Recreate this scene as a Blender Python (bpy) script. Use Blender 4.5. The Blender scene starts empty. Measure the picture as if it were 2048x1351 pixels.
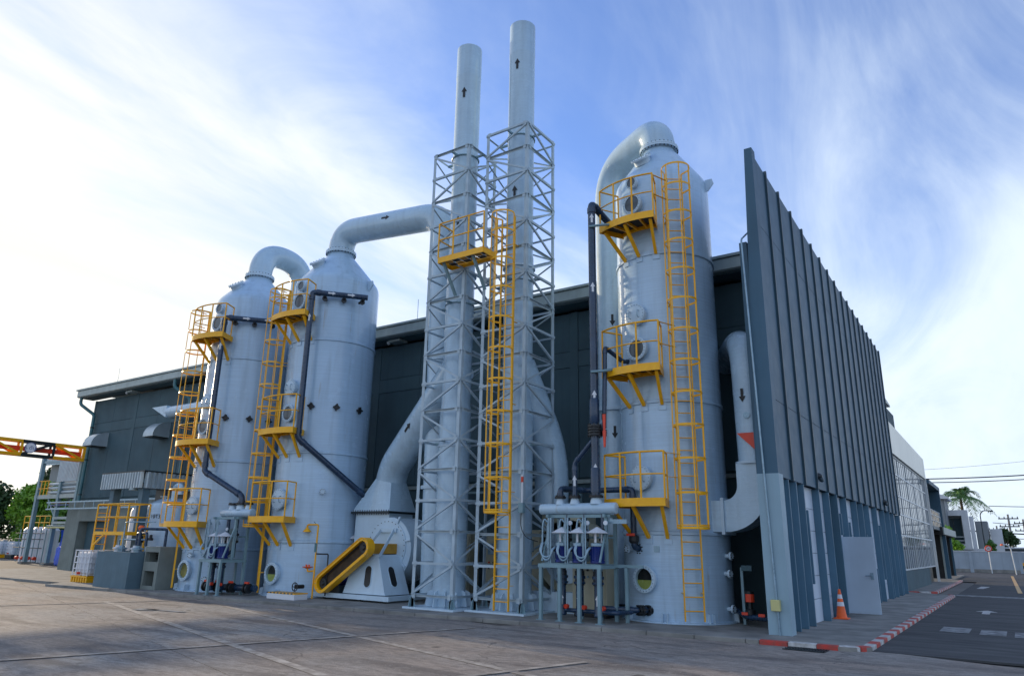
import bpy, bmesh, math, random
from mathutils import Vector, Matrix, Quaternion
random.seed(7)
rad = math.radians
S = bpy.context.scene
COL = S.collection
# ------------------------------------------------------------------ camera
cam_d = bpy.data.cameras.new('camera'); cam = bpy.data.objects.new('camera', cam_d); COL.objects.link(cam)
cam_d.sensor_width = 36.0; cam_d.lens = 1430.08/2048*36; cam_d.clip_start = .1; cam_d.clip_end = 3000
yaw, pit, rol = rad(-34.516), rad(16.163), rad(1.026)
fw = Vector((math.sin(yaw)*math.cos(pit), math.cos(yaw)*math.cos(pit), math.sin(pit)))
rt = Vector((math.cos(yaw), -math.sin(yaw), 0)); up = rt.cross(fw)
r2 = rt*math.cos(rol)+up*math.sin(rol); u2 = up*math.cos(rol)-rt*math.sin(rol)
M = Matrix((r2, u2, -fw)).transposed().to_4x4(); M.translation = (0, 0, 1.75)
cam.matrix_world = M
S.camera = cam
S.render.resolution_x, S.render.resolution_y = 1024, 675
# ------------------------------------------------------------------ world, sun, exposure
SUN_AZ, SUN_EL = rad(-80), rad(11)          # azimuth from +Y towards +X
W = bpy.data.worlds.new('World'); S.world = W; W.use_nodes = True
wn, wl = W.node_tree.nodes, W.node_tree.links
wn.clear()
def N(t, nodes=wn, **k):
    n = nodes.new(t)
    for a, b in k.items(): setattr(n, a, b)
    return n
def mth(op, a, b=None, nodes=wn, links=wl, c=None, clamp=False):
    n = nodes.new('ShaderNodeMath'); n.operation = op; n.use_clamp = clamp
    for i, v in enumerate((a, b, c)):
        if v is None: continue
        if isinstance(v, (int, float)): n.inputs[i].default_value = v
        else: links.new(v, n.inputs[i])
    return n.outputs[0]
def mixc(fac, a, b, nodes=wn, links=wl, blend='MIX'):
    n = nodes.new('ShaderNodeMix'); n.data_type = 'RGBA'; n.blend_type = blend
    for s, v in ((n.inputs[0], fac), (n.inputs[6], a), (n.inputs[7], b)):
        if isinstance(v, (int, float)): s.default_value = v
        elif isinstance(v, tuple): s.default_value = (*v, 1) if len(v) == 3 else v
        else: links.new(v, s)
    return n.outputs[2]
sky = N('ShaderNodeTexSky', sky_type='NISHITA', sun_disc=False, sun_elevation=SUN_EL, sun_rotation=SUN_AZ, altitude=0, air_density=1.0, dust_density=.6, ozone_density=2.0)
tc = N('ShaderNodeTexCoord'); sx = N('ShaderNodeSeparateXYZ'); wl.new(tc.outputs['Generated'], sx.inputs[0])
zc = mth('ADD', mth('MAXIMUM', sx.outputs[2], 0.0), .16)
cv = N('ShaderNodeCombineXYZ'); wl.new(mth('DIVIDE', sx.outputs[0], zc), cv.inputs[0]); wl.new(mth('DIVIDE', sx.outputs[1], zc), cv.inputs[1])
def cloud_noise(scale, rot, stretch, loc, detail, dist, rough=.55):
    mp = N('ShaderNodeMapping'); wl.new(cv.outputs[0], mp.inputs[0])
    mp.inputs['Rotation'].default_value = (0, 0, rad(rot)); mp.inputs['Scale'].default_value = stretch; mp.inputs['Location'].default_value = loc
    nz = N('ShaderNodeTexNoise'); wl.new(mp.outputs[0], nz.inputs['Vector'])
    nz.inputs['Scale'].default_value = scale; nz.inputs['Detail'].default_value = detail; nz.inputs['Distortion'].default_value = dist; nz.inputs['Roughness'].default_value = rough
    return nz.outputs[0]
n1 = cloud_noise(.9, 35, (1.0, .42, 1), (12.0, .3, 0), 7, .5)
n2 = cloud_noise(2.6, 25, (1.0, .35, 1), (1.2, 9.4, 0), 9, .8, .6)
# closeness to the sun (low in the west)
sd = (math.sin(SUN_AZ)*math.cos(SUN_EL), math.cos(SUN_AZ)*math.cos(SUN_EL), math.sin(SUN_EL))
dt = N('ShaderNodeVectorMath', operation='DOT_PRODUCT'); wl.new(tc.outputs['Generated'], dt.inputs[0]); dt.inputs[1].default_value = sd
near = mth('POWER', mth('MAXIMUM', mth('MULTIPLY_ADD', dt.outputs['Value'], .5, c=.5), 0.0), 12.0)
mask = mth('ADD', mth('MULTIPLY', n1, .60), mth('MULTIPLY', n2, .40))
mask = mth('ADD', mask, mth('MULTIPLY', near, .22))
# veil thickens toward the horizon as it is seen edge-on
hz = mth('POWER', mth('SUBTRACT', 1.0, mth('MAXIMUM', sx.outputs[2], 0.0), clamp=True), 3.0)
mask = mth('ADD', mask, mth('MULTIPLY', hz, .37))
mr = N('ShaderNodeMapRange', interpolation_type='SMOOTHSTEP'); wl.new(mask, mr.inputs[0])
mr.inputs[1].default_value = .40; mr.inputs[2].default_value = .76; mr.inputs[3].default_value = .10; mr.inputs[4].default_value = .97
skyc = mixc(1.0, sky.outputs[0], (.92, 1.24, 1.98), blend='MULTIPLY')
cl = mixc(mth('MULTIPLY', near, 1.0, clamp=True), (5.6, 6.3, 7.1), (7.3, 6.75, 5.7))
n3 = cloud_noise(4.0, 30, (1.0, .22, 1), (6.3, 2.8, 0), 8, .6, .6)
vr = N('ShaderNodeMapRange'); wl.new(mth('ADD', mth('MULTIPLY', n2, .5), mth('MULTIPLY', n3, .5)), vr.inputs[0]); vr.inputs[1].default_value = .3; vr.inputs[2].default_value = .7; vr.inputs[3].default_value = 0; vr.inputs[4].default_value = 1
cl = mixc(1.0, cl, mixc(vr.outputs[0], (.83, .88, .95), (1.07, 1.07, 1.06)), blend='MULTIPLY')      # thin and thick parts of the veil
final = mixc(mr.outputs[0], skyc, cl)
bg = N('ShaderNodeBackground'); bg.inputs[1].default_value = .10; wl.new(final, bg.inputs[0])
wo = N('ShaderNodeOutputWorld'); wl.new(bg.outputs[0], wo.inputs[0])
sl = bpy.data.lights.new('sun', 'SUN'); sl.energy = 2.6; sl.angle = rad(.6); sl.color = (1, .80, .55)
so = bpy.data.objects.new('sun', sl); COL.objects.link(so)
so.rotation_euler = Vector((-sd[0], -sd[1], -sd[2])).to_track_quat('-Z', 'Y').to_euler()
S.view_settings.view_transform = 'Standard'; S.view_settings.look = 'None'
S.view_settings.exposure = .70; S.view_settings.gamma = 1
# ------------------------------------------------------------------ materials
MAT = {}
def pm(name, col, rough=.5, metal=0.0, var=.12, scale=1.5, stretch=(1, 1, 1), bump=0.0, bscale=30, bstretch=(1, 1, 1), col2=None, streak=0.0, coat=0.0, spec=.5, band=0.0, rust=0.0):
    m = bpy.data.materials.new(name); m.use_nodes = True; nt = m.node_tree; nd, lk = nt.nodes, nt.links
    b = nd['Principled BSDF']; b.inputs['Roughness'].default_value = rough; b.inputs['Metallic'].default_value = metal
    b.inputs['Coat Weight'].default_value = coat; b.inputs['Specular IOR Level'].default_value = spec
    ge = nd.new('ShaderNodeNewGeometry')
    def nz(sc, st, det=5):
        mp = nd.new('ShaderNodeMapping'); lk.new(ge.outputs['Position'], mp.inputs[0]); mp.inputs['Scale'].default_value = st
        t = nd.new('ShaderNodeTexNoise'); lk.new(mp.outputs[0], t.inputs['Vector']); t.inputs['Scale'].default_value = sc; t.inputs['Detail'].default_value = det
        return t.outputs[0]
    c2 = col2 or tuple(min(1, v*(1+var)) for v in col); c1 = tuple(v*(1-var) for v in col) if not col2 else col
    fr = nd.new('ShaderNodeMapRange'); lk.new(nz(scale, stretch), fr.inputs[0]); fr.inputs[1].default_value = .3; fr.inputs[2].default_value = .7
    out = mixc(fr.outputs[0], c1, c2, nd, lk)
    if band:
        bd = nd.new('ShaderNodeMapRange'); lk.new(nz(2.2, (.35, .35, 14), 6), bd.inputs[0]); bd.inputs[1].default_value = .38; bd.inputs[2].default_value = .62; bd.inputs[4].default_value = band
        out = mixc(bd.outputs[0], out, tuple(v*.78 for v in col), nd, lk)
    if streak:
        st = nd.new('ShaderNodeMapRange'); lk.new(nz(5, (1, 1, .07), 6), st.inputs[0]); st.inputs[1].default_value = .5; st.inputs[2].default_value = .75; st.inputs[4].default_value = streak
        out = mixc(st.outputs[0], out, tuple(v*.55 for v in col), nd, lk)
    if rust:
        ru = nd.new('ShaderNodeMapRange'); lk.new(nz(7, (1, 1, .10), 4), ru.inputs[0]); ru.inputs[1].default_value = .66; ru.inputs[2].default_value = .78; ru.inputs[4].default_value = rust
        out = mixc(ru.outputs[0], out, (.33, .27, .20), nd, lk)
    lk.new(out, b.inputs['Base Color'])
    rr = nd.new('ShaderNodeMapRange'); lk.new(nz(scale*3, stretch), rr.inputs[0]); rr.inputs[3].default_value = max(.04, rough-.1); rr.inputs[4].default_value = min(1, rough+.1)
    lk.new(rr.outputs[0], b.inputs['Roughness'])
    if bump:
        bp = nd.new('ShaderNodeBump'); bp.inputs['Strength'].default_value = bump; bp.inputs['Distance'].default_value = .02
        lk.new(nz(bscale, bstretch, 4), bp.inputs['Height']); lk.new(bp.outputs[0], b.inputs['Normal'])
    MAT[name] = m; return m
pm('frp', (.44, .61, .77), .24, var=.06, scale=.8, bump=.34, bscale=1.6, bstretch=(.8, .8, 26), streak=.42, coat=.4, band=.32, rust=.5)
pm('frp_duct', (.45, .61, .73), .26, var=.06, scale=1.2, bump=.18, bscale=5, bstretch=(1, 1, 3), streak=.32, coat=.4, band=.2, rust=.3)
pm('white_paint', (.54, .68, .78), .38, var=.06, scale=2, bump=.05, bscale=20, streak=.15)
pm('cream', (.50, .47, .34), .45, var=.1, scale=2, streak=.25)
pm('steel_paint', (.20, .32, .36), .42, var=.14, scale=3, bump=.05, bscale=25, streak=.25)
pm('lattice_paint', (.41, .51, .57), .42, var=.14, scale=3, bump=.05, bscale=25, streak=.25)
pm('yellow', (1.0, .47, .003), .40, var=.08, scale=9, streak=.06)
pm('yellow_dark', (.55, .27, .02), .5, var=.15, scale=4)
pm('pvc', (.014, .04, .085), .28, var=.25, scale=3, coat=.2)
pm('black', (.012, .014, .016), .45, var=.3, scale=6)
pm('grating', (.03, .035, .035), .6, var=.3, scale=20)
pm('valve_red', (.75, .06, .02), .4, var=.1)
pm('motor_blue', (.004, .022, .16), .35, var=.2, scale=5)
pm('conduit', (.26, .38, .46), .3, metal=.3, var=.15, scale=6)
pm('dark_wall', (.050, .098, .118), .75, var=.16, scale=.7, bump=.12, bscale=14, streak=.25)
pm('dark_wall_trim', (.058, .110, .130), .75, var=.14, scale=.7, bump=.12, bscale=14, streak=.2)
pm('gutter', (.33, .39, .38), .45, metal=.2, var=.12, scale=2, streak=.3)
pm('pipe_teal', (.05, .16, .18), .4, var=.2)
pm('clad', (.042, .110, .168), .55, metal=.0, var=.10, scale=.9, bump=.04, bscale=6, streak=.2)
pm('clad_dark', (.024, .062, .088), .45, var=.15, scale=.9)
pm('column_light', (.27, .40, .47), .5, var=.07, scale=1, streak=.15)
pm('fin', (.075, .165, .235), .5, var=.12, scale=1, streak=.15)
pm('panel_white', (.60, .68, .76), .45, var=.06, scale=1.2, streak=.15)
pm('door_paint', (.48, .58, .68), .4, var=.05, scale=1.5, streak=.1)
pm('concrete', (.15, .15, .14), .88, scale=1.6, bump=.4, bscale=30, col2=(.30, .295, .27))
pm('concrete_paint', (.10, .17, .21), .7, var=.12, scale=1.5, bump=.15, bscale=20, streak=.3)
pm('concrete_box', (.20, .23, .21), .8, var=.15, scale=1.5, bump=.2, bscale=20, streak=.3)
pm('joint', (.12, .11, .095), .95, var=.3)
pm('ground_far', (.17, .16, .145), .9, var=.2, scale=.3)
pm('asphalt', (.030, .034, .038), .85, scale=1.6, bump=.5, bscale=45, stretch=(.4, 1.8, 1), col2=(.085, .088, .09))
pm('road_paint', (.08, .085, .09), .8, scale=5, col2=(.36, .38, .38))
pm('kerb_red', (.58, .05, .035), .65, scale=9, col2=(.30, .07, .055))
pm('kerb_white', (.64, .65, .64), .7, scale=9, col2=(.34, .33, .31))
pm('corr', (.42, .50, .54), .4, metal=.35, var=.1, scale=2, streak=.2)
pm('corr_blue', (.14, .22, .42), .4, metal=.2, var=.1, scale=2)
pm('tarp', (.01, .09, .62), .45, var=.3, scale=2, bump=.3, bscale=4)
pm('orange', (.85, .12, .015), .5, var=.15, scale=6)
pm('dark_metal', (.02, .03, .036), .4, metal=.2, var=.2)
pm('house_white', (.62, .64, .66), .7, var=.08)
pm('house_grey', (.22, .24, .25), .6, var=.1, stretch=(6, 6, .2), scale=3)
pm('roof_grey', (.30, .29, .27), .7, var=.2)
pm('wall_block', (.36, .42, .47), .8, var=.12, scale=.8, streak=.3)
pm('trunk', (.12, .09, .06), .9, var=.3, scale=6, bump=.4, bscale=12)
pm('leaf', (.05, .15, .02), .55, var=.5, scale=.9, col2=(.13, .28, .03))
pm('leaf_dark', (.018, .05, .012), .55, var=.5, scale=.9, col2=(.045, .10, .02))
pm('leaf_bright', (.09, .26, .02), .5, var=.4, scale=1.2, col2=(.24, .42, .03))
pm('palm', (.045, .12, .035), .45, var=.4, scale=2, col2=(.16, .30, .06))
pm('wire', (.015, .015, .018), .6)
pm('liquid', (.42, .44, .10), .25, var=.15, scale=5)
pm('liquid_dull', (.30, .24, .045), .35, var=.2, scale=3)
pm('belt', (.05, .028, .012), .7, var=.5, scale=5)
pm('arrow_black', (.01, .012, .014), .5, var=.1)
pm('arrow_white', (.7, .72, .74), .5, var=.1)
pm('sign_white', (.7, .72, .75), .4, var=.05)
pm('sign_blue', (.02, .05, .22), .4)
pm('box_yellow', (.62, .58, .25), .45, var=.1)
pm('fascia', (.50, .51, .47), .32, metal=.35, var=.08, scale=.6, stretch=(1, 4, .2))
pm('mullion', (.62, .66, .67), .4, var=.05)
for gn, gc, gr in (('glass', (.045, .07, .085), .05), ('glass_sight', (.9, .95, .95), .03), ('glass_port', (.07, .09, .105), .12)):
    m = bpy.data.materials.new(gn); m.use_nodes = True; b = m.node_tree.nodes['Principled BSDF']
    b.inputs['Base Color'].default_value = (*gc, 1); b.inputs['Roughness'].default_value = gr
    if gn == 'glass_port': b.inputs['Metallic'].default_value = .0
    elif gn == 'glass_sight': b.inputs['Transmission Weight'].default_value = 1; b.inputs['IOR'].default_value = 1.1
    else: b.inputs['IOR'].default_value = 1.28
    MAT[gn] = m
def yard_mat():
    m = bpy.data.materials.new('yard'); m.use_nodes = True; nt = m.node_tree; nd, lk = nt.nodes, nt.links; b = nd['Principled BSDF']
    ge = nd.new('ShaderNodeNewGeometry')
    def nz(sc, st=(1, 1, 1), det=6, rz=0, dist=0, loc=(0, 0, 0)):
        mp = nd.new('ShaderNodeMapping'); lk.new(ge.outputs['Position'], mp.inputs[0]); mp.inputs['Scale'].default_value = st; mp.inputs['Rotation'].default_value = (0, 0, rad(rz)); mp.inputs['Location'].default_value = loc
        t = nd.new('ShaderNodeTexNoise'); lk.new(mp.outputs[0], t.inputs['Vector']); t.inputs['Scale'].default_value = sc; t.inputs['Detail'].default_value = det; t.inputs['Distortion'].default_value = dist
        return t.outputs[0]
    def rng(v, a, b_, c=0, d=1):
        r = nd.new('ShaderNodeMapRange'); lk.new(v, r.inputs[0]); r.inputs[1].default_value = a; r.inputs[2].default_value = b_; r.inputs[3].default_value = c; r.inputs[4].default_value = d; return r.outputs[0]
    c = mixc(rng(nz(.35, dist=.6), .35, .65), (.45, .36, .285), (.39, .38, .35), nd, lk)
    c = mixc(rng(nz(.9, (.35, 1.5, 1), 8, -16, .5), .47, .66, 0, .85), c, (.125, .108, .10), nd, lk)       # tyre-darkened bands
    c = mixc(rng(nz(.22, loc=(4, 2, 0)), .52, .70, 0, .5), c, (.16, .16, .16), nd, lk)
    c = mixc(rng(nz(3.5, det=8, dist=1), .56, .74, 0, .5), c, (.46, .42, .36), nd, lk)                     # worn pale patches
    c = mixc(rng(nz(9, (.5, 1.6, 1), 8, -16, .4), .42, .66, 0, .55), c, (.10, .085, .075), nd, lk)
    c = mixc(rng(nz(55, det=3), .3, .7, 0, .45), c, (.07, .062, .055), nd, lk)
    c = mixc(rng(nz(24, det=4, loc=(3, 1, 0)), .62, .70, 0, .5), c, (.5, .46, .40), nd, lk)
    vo = nd.new('ShaderNodeTexVoronoi'); vo.feature = 'DISTANCE_TO_EDGE'; vo.inputs['Scale'].default_value = .42
    mp = nd.new('ShaderNodeMapping'); lk.new(ge.outputs['Position'], mp.inputs[0]); wb = nd.new('ShaderNodeVectorMath'); wb.operation = 'ADD'
    dn = nd.new('ShaderNodeTexNoise'); dn.inputs['Scale'].default_value = 1.6; dn.inputs['Detail'].default_value = 6; lk.new(ge.outputs['Position'], dn.inputs['Vector']); lk.new(mp.outputs[0], wb.inputs[0]); lk.new(dn.outputs['Color'], wb.inputs[1]); lk.new(wb.outputs[0], vo.inputs['Vector'])
    c = mixc(mth('MULTIPLY', rng(vo.outputs['Distance'], .0, .012, .8, 0), rng(nz(.5, loc=(7, 3, 0)), .5, .6), nd, lk), c, (.05, .045, .04), nd, lk)      # hairline cracks
    c = mixc(rng(nz(2.3, det=2, loc=(1, 8, 0)), .70, .76, 0, .75), c, (.045, .042, .04), nd, lk)                          # oil drips
    c = mixc(rng(nz(1.1, (.12, 3.2, 1), 4, -12, .15), .56, .66, 0, .28), c, (.12, .11, .10), nd, lk)                     # tyre tracks
    inf = nd.new('ShaderNodeObjectInfo')
    c = mixc(rng(inf.outputs['Random'], 0, 1, 0, .18), c, (.15, .13, .115), nd, lk)
    lk.new(c, b.inputs['Base Color']); lk.new(rng(nz(2.5, det=6), .3, .7, .78, .97), b.inputs['Roughness'])
    bp = nd.new('ShaderNodeBump'); bp.inputs['Strength'].default_value = .6; bp.inputs['Distance'].default_value = .012
    lk.new(nz(38, det=5), bp.inputs['Height']); lk.new(bp.outputs[0], b.inputs['Normal']); MAT['yard'] = m
yard_mat()
# ------------------------------------------------------------------ helpers
ROOT = {}            # object -> world origin of its frame
def V(*a): return Vector(a[0] if len(a) == 1 else a)
def org(p): return ROOT.get(p.name, Vector((0, 0, 0))) if p else Vector((0, 0, 0))
def tag(o, label=None, cat=None, group=None, kind=None):
    if label: o['label'] = label
    if cat: o['category'] = cat
    if group: o['group'] = group
    if kind: o['kind'] = kind
    return o
def thing(name, loc, label, cat, group=None):
    o = bpy.data.objects.new(name, None); COL.objects.link(o); o.location = loc; o.empty_display_size = .3
    ROOT[o.name] = Vector(loc); return tag(o, label, cat, group)
def link(name, me, parent):
    o = bpy.data.objects.new(name, me); COL.objects.link(o)
    if parent: o.parent = parent
    ROOT[o.name] = org(parent).copy(); return o
class MB:
    """collects world-space geometry; build() links it as ONE mesh in its parent's frame"""
    def __init__(s): s.v = []; s.f = []
    def add(s, vs, fs):
        n = len(s.v); s.v += [Vector(p) for p in vs]; s.f += [tuple(i+n for i in f) for f in fs]; return s
    def box(s, a, b):
        (x0, y0, z0), (x1, y1, z1) = a, b
        return s.add([(x0, y0, z0), (x1, y0, z0), (x1, y1, z0), (x0, y1, z0), (x0, y0, z1), (x1, y0, z1), (x1, y1, z1), (x0, y1, z1)],
                     [(0, 3, 2, 1), (4, 5, 6, 7), (0, 1, 5, 4), (1, 2, 6, 5), (2, 3, 7, 6), (3, 0, 4, 7)])
    def hexa(s, p):   # 8 points: bottom ring then top ring
        return s.add(p, [(0, 3, 2, 1), (4, 5, 6, 7), (0, 1, 5, 4), (1, 2, 6, 5), (2, 3, 7, 6), (3, 0, 4, 7)])
    def prism(s, pts, d):   # polygon extruded by vector d
        n = len(pts); d = Vector(d); return s.add([Vector(p) for p in pts]+[Vector(p)+d for p in pts], [tuple(range(n))[::-1], tuple(range(n, 2*n))]+[(i, (i+1) % n, (i+1) % n+n, i+n) for i in range(n)])
    def lathe(s, c, prof, n=48, axis=(0, 0, 1), cap=True):
        c = Vector(c); a = Vector(axis).normalized(); q = Vector((0, 0, 1)).rotation_difference(a)
        vs = []; fs = []
        for r, z in prof:
            for i in range(n):
                t = 2*math.pi*i/n; vs.append(c+q @ Vector((r*math.cos(t), r*math.sin(t), z)))
        for k in range(len(prof)-1):
            for i in range(n): fs.append((k*n+i, k*n+(i+1) % n, (k+1)*n+(i+1) % n, (k+1)*n+i))
        if cap: fs.append(tuple(range(n))[::-1]); fs.append(tuple((len(prof)-1)*n+i for i in range(n)))
        return s.add(vs, fs)
    def cyl(s, p0, p1, r, n=16, r1=None):
        p0, p1 = Vector(p0), Vector(p1); return s.lathe(p0, [(r, 0), (r if r1 is None else r1, (p1-p0).length)], n, p1-p0)
    def tube(s, pts, r, n=12, bend=0.0, seg=6, closed=False, cap=True):
        P = [Vector(p) for p in pts]
        if bend and not closed:
            Q = [P[0]]
            for i in range(1, len(P)-1):
                a = (P[i-1]-P[i]); b = (P[i+1]-P[i]); d = min(bend, a.length*(.95 if i == 1 else .49), b.length*(.95 if i == len(P)-2 else .49)); a.normalize(); b.normalize()
                for k in range(seg+1):
                    t = k/seg; Q.append((P[i]+a*d)*(1-t)**2+P[i]*2*t*(1-t)+(P[i]+b*d)*t*t)
            P = Q+[P[-1]]
        m = len(P); vs = []; fs = []; nrm = None
        for i, p in enumerate(P):
            if closed: t = P[(i+1) % m]-P[i-1]
            else: t = P[min(i+1, m-1)]-P[max(i-1, 0)]
            t.normalize()
            if nrm is None: nrm = t.orthogonal().normalized()
            else: nrm = (nrm-t*nrm.dot(t)).normalized()
            b = t.cross(nrm); rr = r[i] if isinstance(r, (list, tuple)) else r
            for k in range(n):
                g = 2*math.pi*k/n; vs.append(p+(nrm*math.cos(g)+b*math.sin(g))*rr)
        for i in range(m if closed else m-1):
            for k in range(n): j = (i+1) % m; fs.append((i*n+k, i*n+(k+1) % n, j*n+(k+1) % n, j*n+k))
        if cap and not closed: fs.append(tuple(range(n))[::-1]); fs.append(tuple((m-1)*n+k for k in range(n)))
        return s.add(vs, fs)
    def build(s, name, mat, parent=None, smooth=None, bevel=0):
        o0 = org(parent); me = bpy.data.meshes.new(name); me.from_pydata([p-o0 for p in s.v], [], s.f)
        bm = bmesh.new(); bm.from_mesh(me); bmesh.ops.recalc_face_normals(bm, faces=bm.faces)
        if bevel: bmesh.ops.bevel(bm, geom=bm.edges[:], offset=bevel, segments=1, affect='EDGES')
        bm.to_mesh(me); bm.free()
        me.materials.append(MAT[mat])
        if smooth is not None: me.shade_smooth(); me.set_sharp_from_angle(angle=rad(smooth))
        return link(name, me, parent)
SHARED = {}
def unit(shape, mat):
    k = (shape, mat)
    if k in SHARED: return SHARED[k]
    b = MB()
    if shape == 'box': b.box((-.5, -.5, 0), (.5, .5, 1))
    elif shape == 'rod': b.lathe((0, 0, 0), [(1, 0), (1, 1)], 10)
    elif shape == 'angle':
        t = .12; b.prism([(-.5, -.5, 0), (.5, -.5, 0), (.5, -.5+t, 0), (-.5+t, -.5+t, 0), (-.5+t, .5, 0), (-.5, .5, 0)], (0, 0, 1))
    elif shape == 'bolt': b.lathe((0, 0, 0), [(1, 0), (1, 1)], 6)
    me = bpy.data.meshes.new(shape); me.from_pydata(b.v, [], b.f)
    bm = bmesh.new(); bm.from_mesh(me); bmesh.ops.recalc_face_normals(bm, faces=bm.faces); bm.to_mesh(me); bm.free()
    me.materials.append(MAT[mat])
    if shape == 'rod': me.shade_smooth(); me.set_sharp_from_angle(angle=rad(50))
    SHARED[k] = me; return me
def inst(name, shape, p0, p1, sx_, sy_, mat, parent, upv=(0, 0, 1)):
    """shared unit mesh stretched from p0 to p1"""
    p0, p1 = Vector(p0), Vector(p1); d = p1-p0; L = d.length; z = d/L; u = Vector(upv)
    if abs(z.dot(u)) > .98: u = Vector((0, 1, 0)) if abs(z.y) < .9 else Vector((1, 0, 0))
    x = u.cross(z).normalized(); y = z.cross(x)
    o = link(name, unit(shape, mat), parent)
    m = Matrix((x, y, z)).transposed().to_4x4(); m = Matrix.Translation(p0-org(parent)) @ m @ Matrix.Diagonal((sx_, sy_, L, 1))
    o.matrix_local = m; return o
def bar(name, p0, p1, w, h, mat, parent, upv=(0, 0, 1)): return inst(name, 'box', p0, p1, w, h, mat, parent, upv)
def rod(name, p0, p1, r, mat, parent): return inst(name, 'rod', p0, p1, r, r, mat, parent)
def polar(c, th, r, z): return Vector((c[0]+r*math.sin(rad(th)), c[1]-r*math.cos(rad(th)), z))
def struct(o): o['kind'] = 'structure'; return o
def ptag(o, label): o['label'] = label; return o
ARROW = [(-.5, -.16), (.06, -.16), (.06, -.40), (.5, 0), (.06, .40), (.06, .16), (-.5, .16)]
def arrow(parent, c, axis, n, R, L, mat='arrow_black', flip=1):
    """an arrow sticker wrapped on a round pipe: c on the axis, n outward, pointing along axis"""
    c = Vector(c); a = Vector(axis).normalized()*flip; n = Vector(n); n = (n-a*n.dot(a)).normalized(); b = a.cross(n)
    bm = MB()
    def P(u, v, q): g = v*L*.62/R; return c+a*u*L+(n*math.cos(g)+b*math.sin(g))*(R+q)
    def strip(poly_lo, poly_hi, u0, u1, k=5):
        vs = []; fs = []
        for i in range(k+1):
            for (u, f) in ((u0, poly_lo), (u1, poly_hi)):
                vs.append(P(u, f*(2*i/k-1), .006))
        for i in range(k): fs.append((2*i, 2*i+1, 2*i+3, 2*i+2))
        bm.add(vs, fs)
    strip(.16, .16, -.5, .06); strip(.40, .001, .06, .5)
    return bm.build('flow_arrow', mat, parent)
def text_mesh(name, s, size, mat, parent, m):
    cu = bpy.data.curves.new(name, 'FONT'); cu.body = s; cu.size = size; cu.align_x = 'CENTER'; cu.align_y = 'CENTER'; cu.extrude = .002
    t = bpy.data.objects.new('tmp', cu); COL.objects.link(t); dg = bpy.context.evaluated_depsgraph_get()
    me = bpy.data.meshes.new_from_object(t.evaluated_get(dg)); bpy.data.objects.remove(t); bpy.data.curves.remove(cu)
    me.materials.clear(); me.materials.append(MAT[mat]); o = link(name, me, parent)
    mm = m.copy(); mm.translation = mm.translation-org(parent); o.matrix_local = mm; return o
def basis(o, x, y):
    x = Vector(x).normalized(); y = Vector(y).normalized(); m = Matrix((x, y, x.cross(y))).transposed().to_4x4(); m.translation = Vector(o); return m
GZ, PZ = .03, .10          # yard level, plinth level
#==STRUCTURE==
# ------------------------------------------------------------------ ground
b = MB(); b.add([(-1500, -400, -.03), (1500, -400, -.03), (1500, 1500, -.03), (-1500, 1500, -.03)], [(0, 1, 2, 3)])
struct(b.build('ground', 'ground_far'))
# concrete yard, cast in bays whose joints run a little askew to the building
yard = struct(MB().prism([(-130, -30, -.02), (30, -30, -.02), (30, 15, -.02), (-44.5, 15, -.02), (-44.5, 60, -.02), (-130, 60, -.02)], (0, 0, .026)).build('yard', 'joint'))
tdir, ndir = Vector((.958, -.287, 0)), Vector((.287, .958, 0))
for i in range(-14, 9):
    for j in range(-6, 6):
        s0, q0 = -13.4+5.1*i, 3.65+3.45*j
        ctr = tdir*(s0+2.55)+ndir*(q0+1.72)
        if ctr.x < -80 or ctr.x > 8 or ctr.y < -6 or ctr.y > 17.5: continue
        if ctr.y > 15.2 and ctr.x > -40: continue
        g = .008; c = [tdir*(s0+a)+ndir*(q0+e) for a, e in ((g, g), (5.1-g, g), (5.1-g, 3.45-g), (g, 3.45-g))]
        dz = random.uniform(-.002, .002)
        MB().prism([(p.x, p.y, .008) for p in c], (0, 0, GZ-.008+dz)).build('concrete_slab', 'yard', yard)
def quad_on(name, pts, z, mat, parent=None):
    return MB().prism([(x, y, z-.002) for x, y in pts], (0, 0, .004)).build(name, mat, parent)
def stripe(name, p, q, w, z, mat, parent=None):
    p, q = Vector((*p, 0)), Vector((*q, 0)); t = (q-p).normalized(); n = Vector((-t.y, t.x, 0))*w/2
    return quad_on(name, [(a.x, a.y) for a in (p-n, q-n, q+n, p+n)], z, mat, parent)
pm('faded_paint', (.52, .47, .40), .9, var=.2, scale=5, col2=(.20, .17, .145))
def tn(s, n): v = tdir*s+ndir*n; return (v.x, v.y)
for n_, s0, s1, w in ((4.65, -24, -5, .16), (7.0, -21, 2, .14), (9.3, -30, -24, .12)):
    tag(stripe('painted_line', tn(s0, n_), tn(s1, n_), w, GZ+.007, 'faded_paint'), {4.65: 'worn pale line across the brown yard nearest the camera', 7.0: 'worn pale line across the yard midway to the kerb', 9.3: 'short pale line on the yard towards the concrete pit'}[n_], 'road marking')
for s_, n0, n1, lb in ((-13.3, 1.0, 9.8, 'pale cross line on the yard in front of the belt guard'), (-23.5, 1.5, 7.0, 'pale cross line on the yard left of the arrow'), (-8.6, 3.0, 8.5, 'pale cross line on the yard in front of the twin stacks')):
    tag(stripe('painted_line', tn(s_, n0), tn(s_, n1), .11, GZ+.011, 'faded_paint'), lb, 'road marking')
b = MB()
for pts in ([(-18.6, 10.72), (-17.2, 10.95), (-17.2, 11.08), (-18.6, 10.88)], [(-18.6, 10.45), (-18.15, 10.7), (-18.15, 10.95), (-18.9, 10.84)]):
    b.prism([(x, y, GZ+.011) for x, y in pts], (0, 0, .004))
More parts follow.
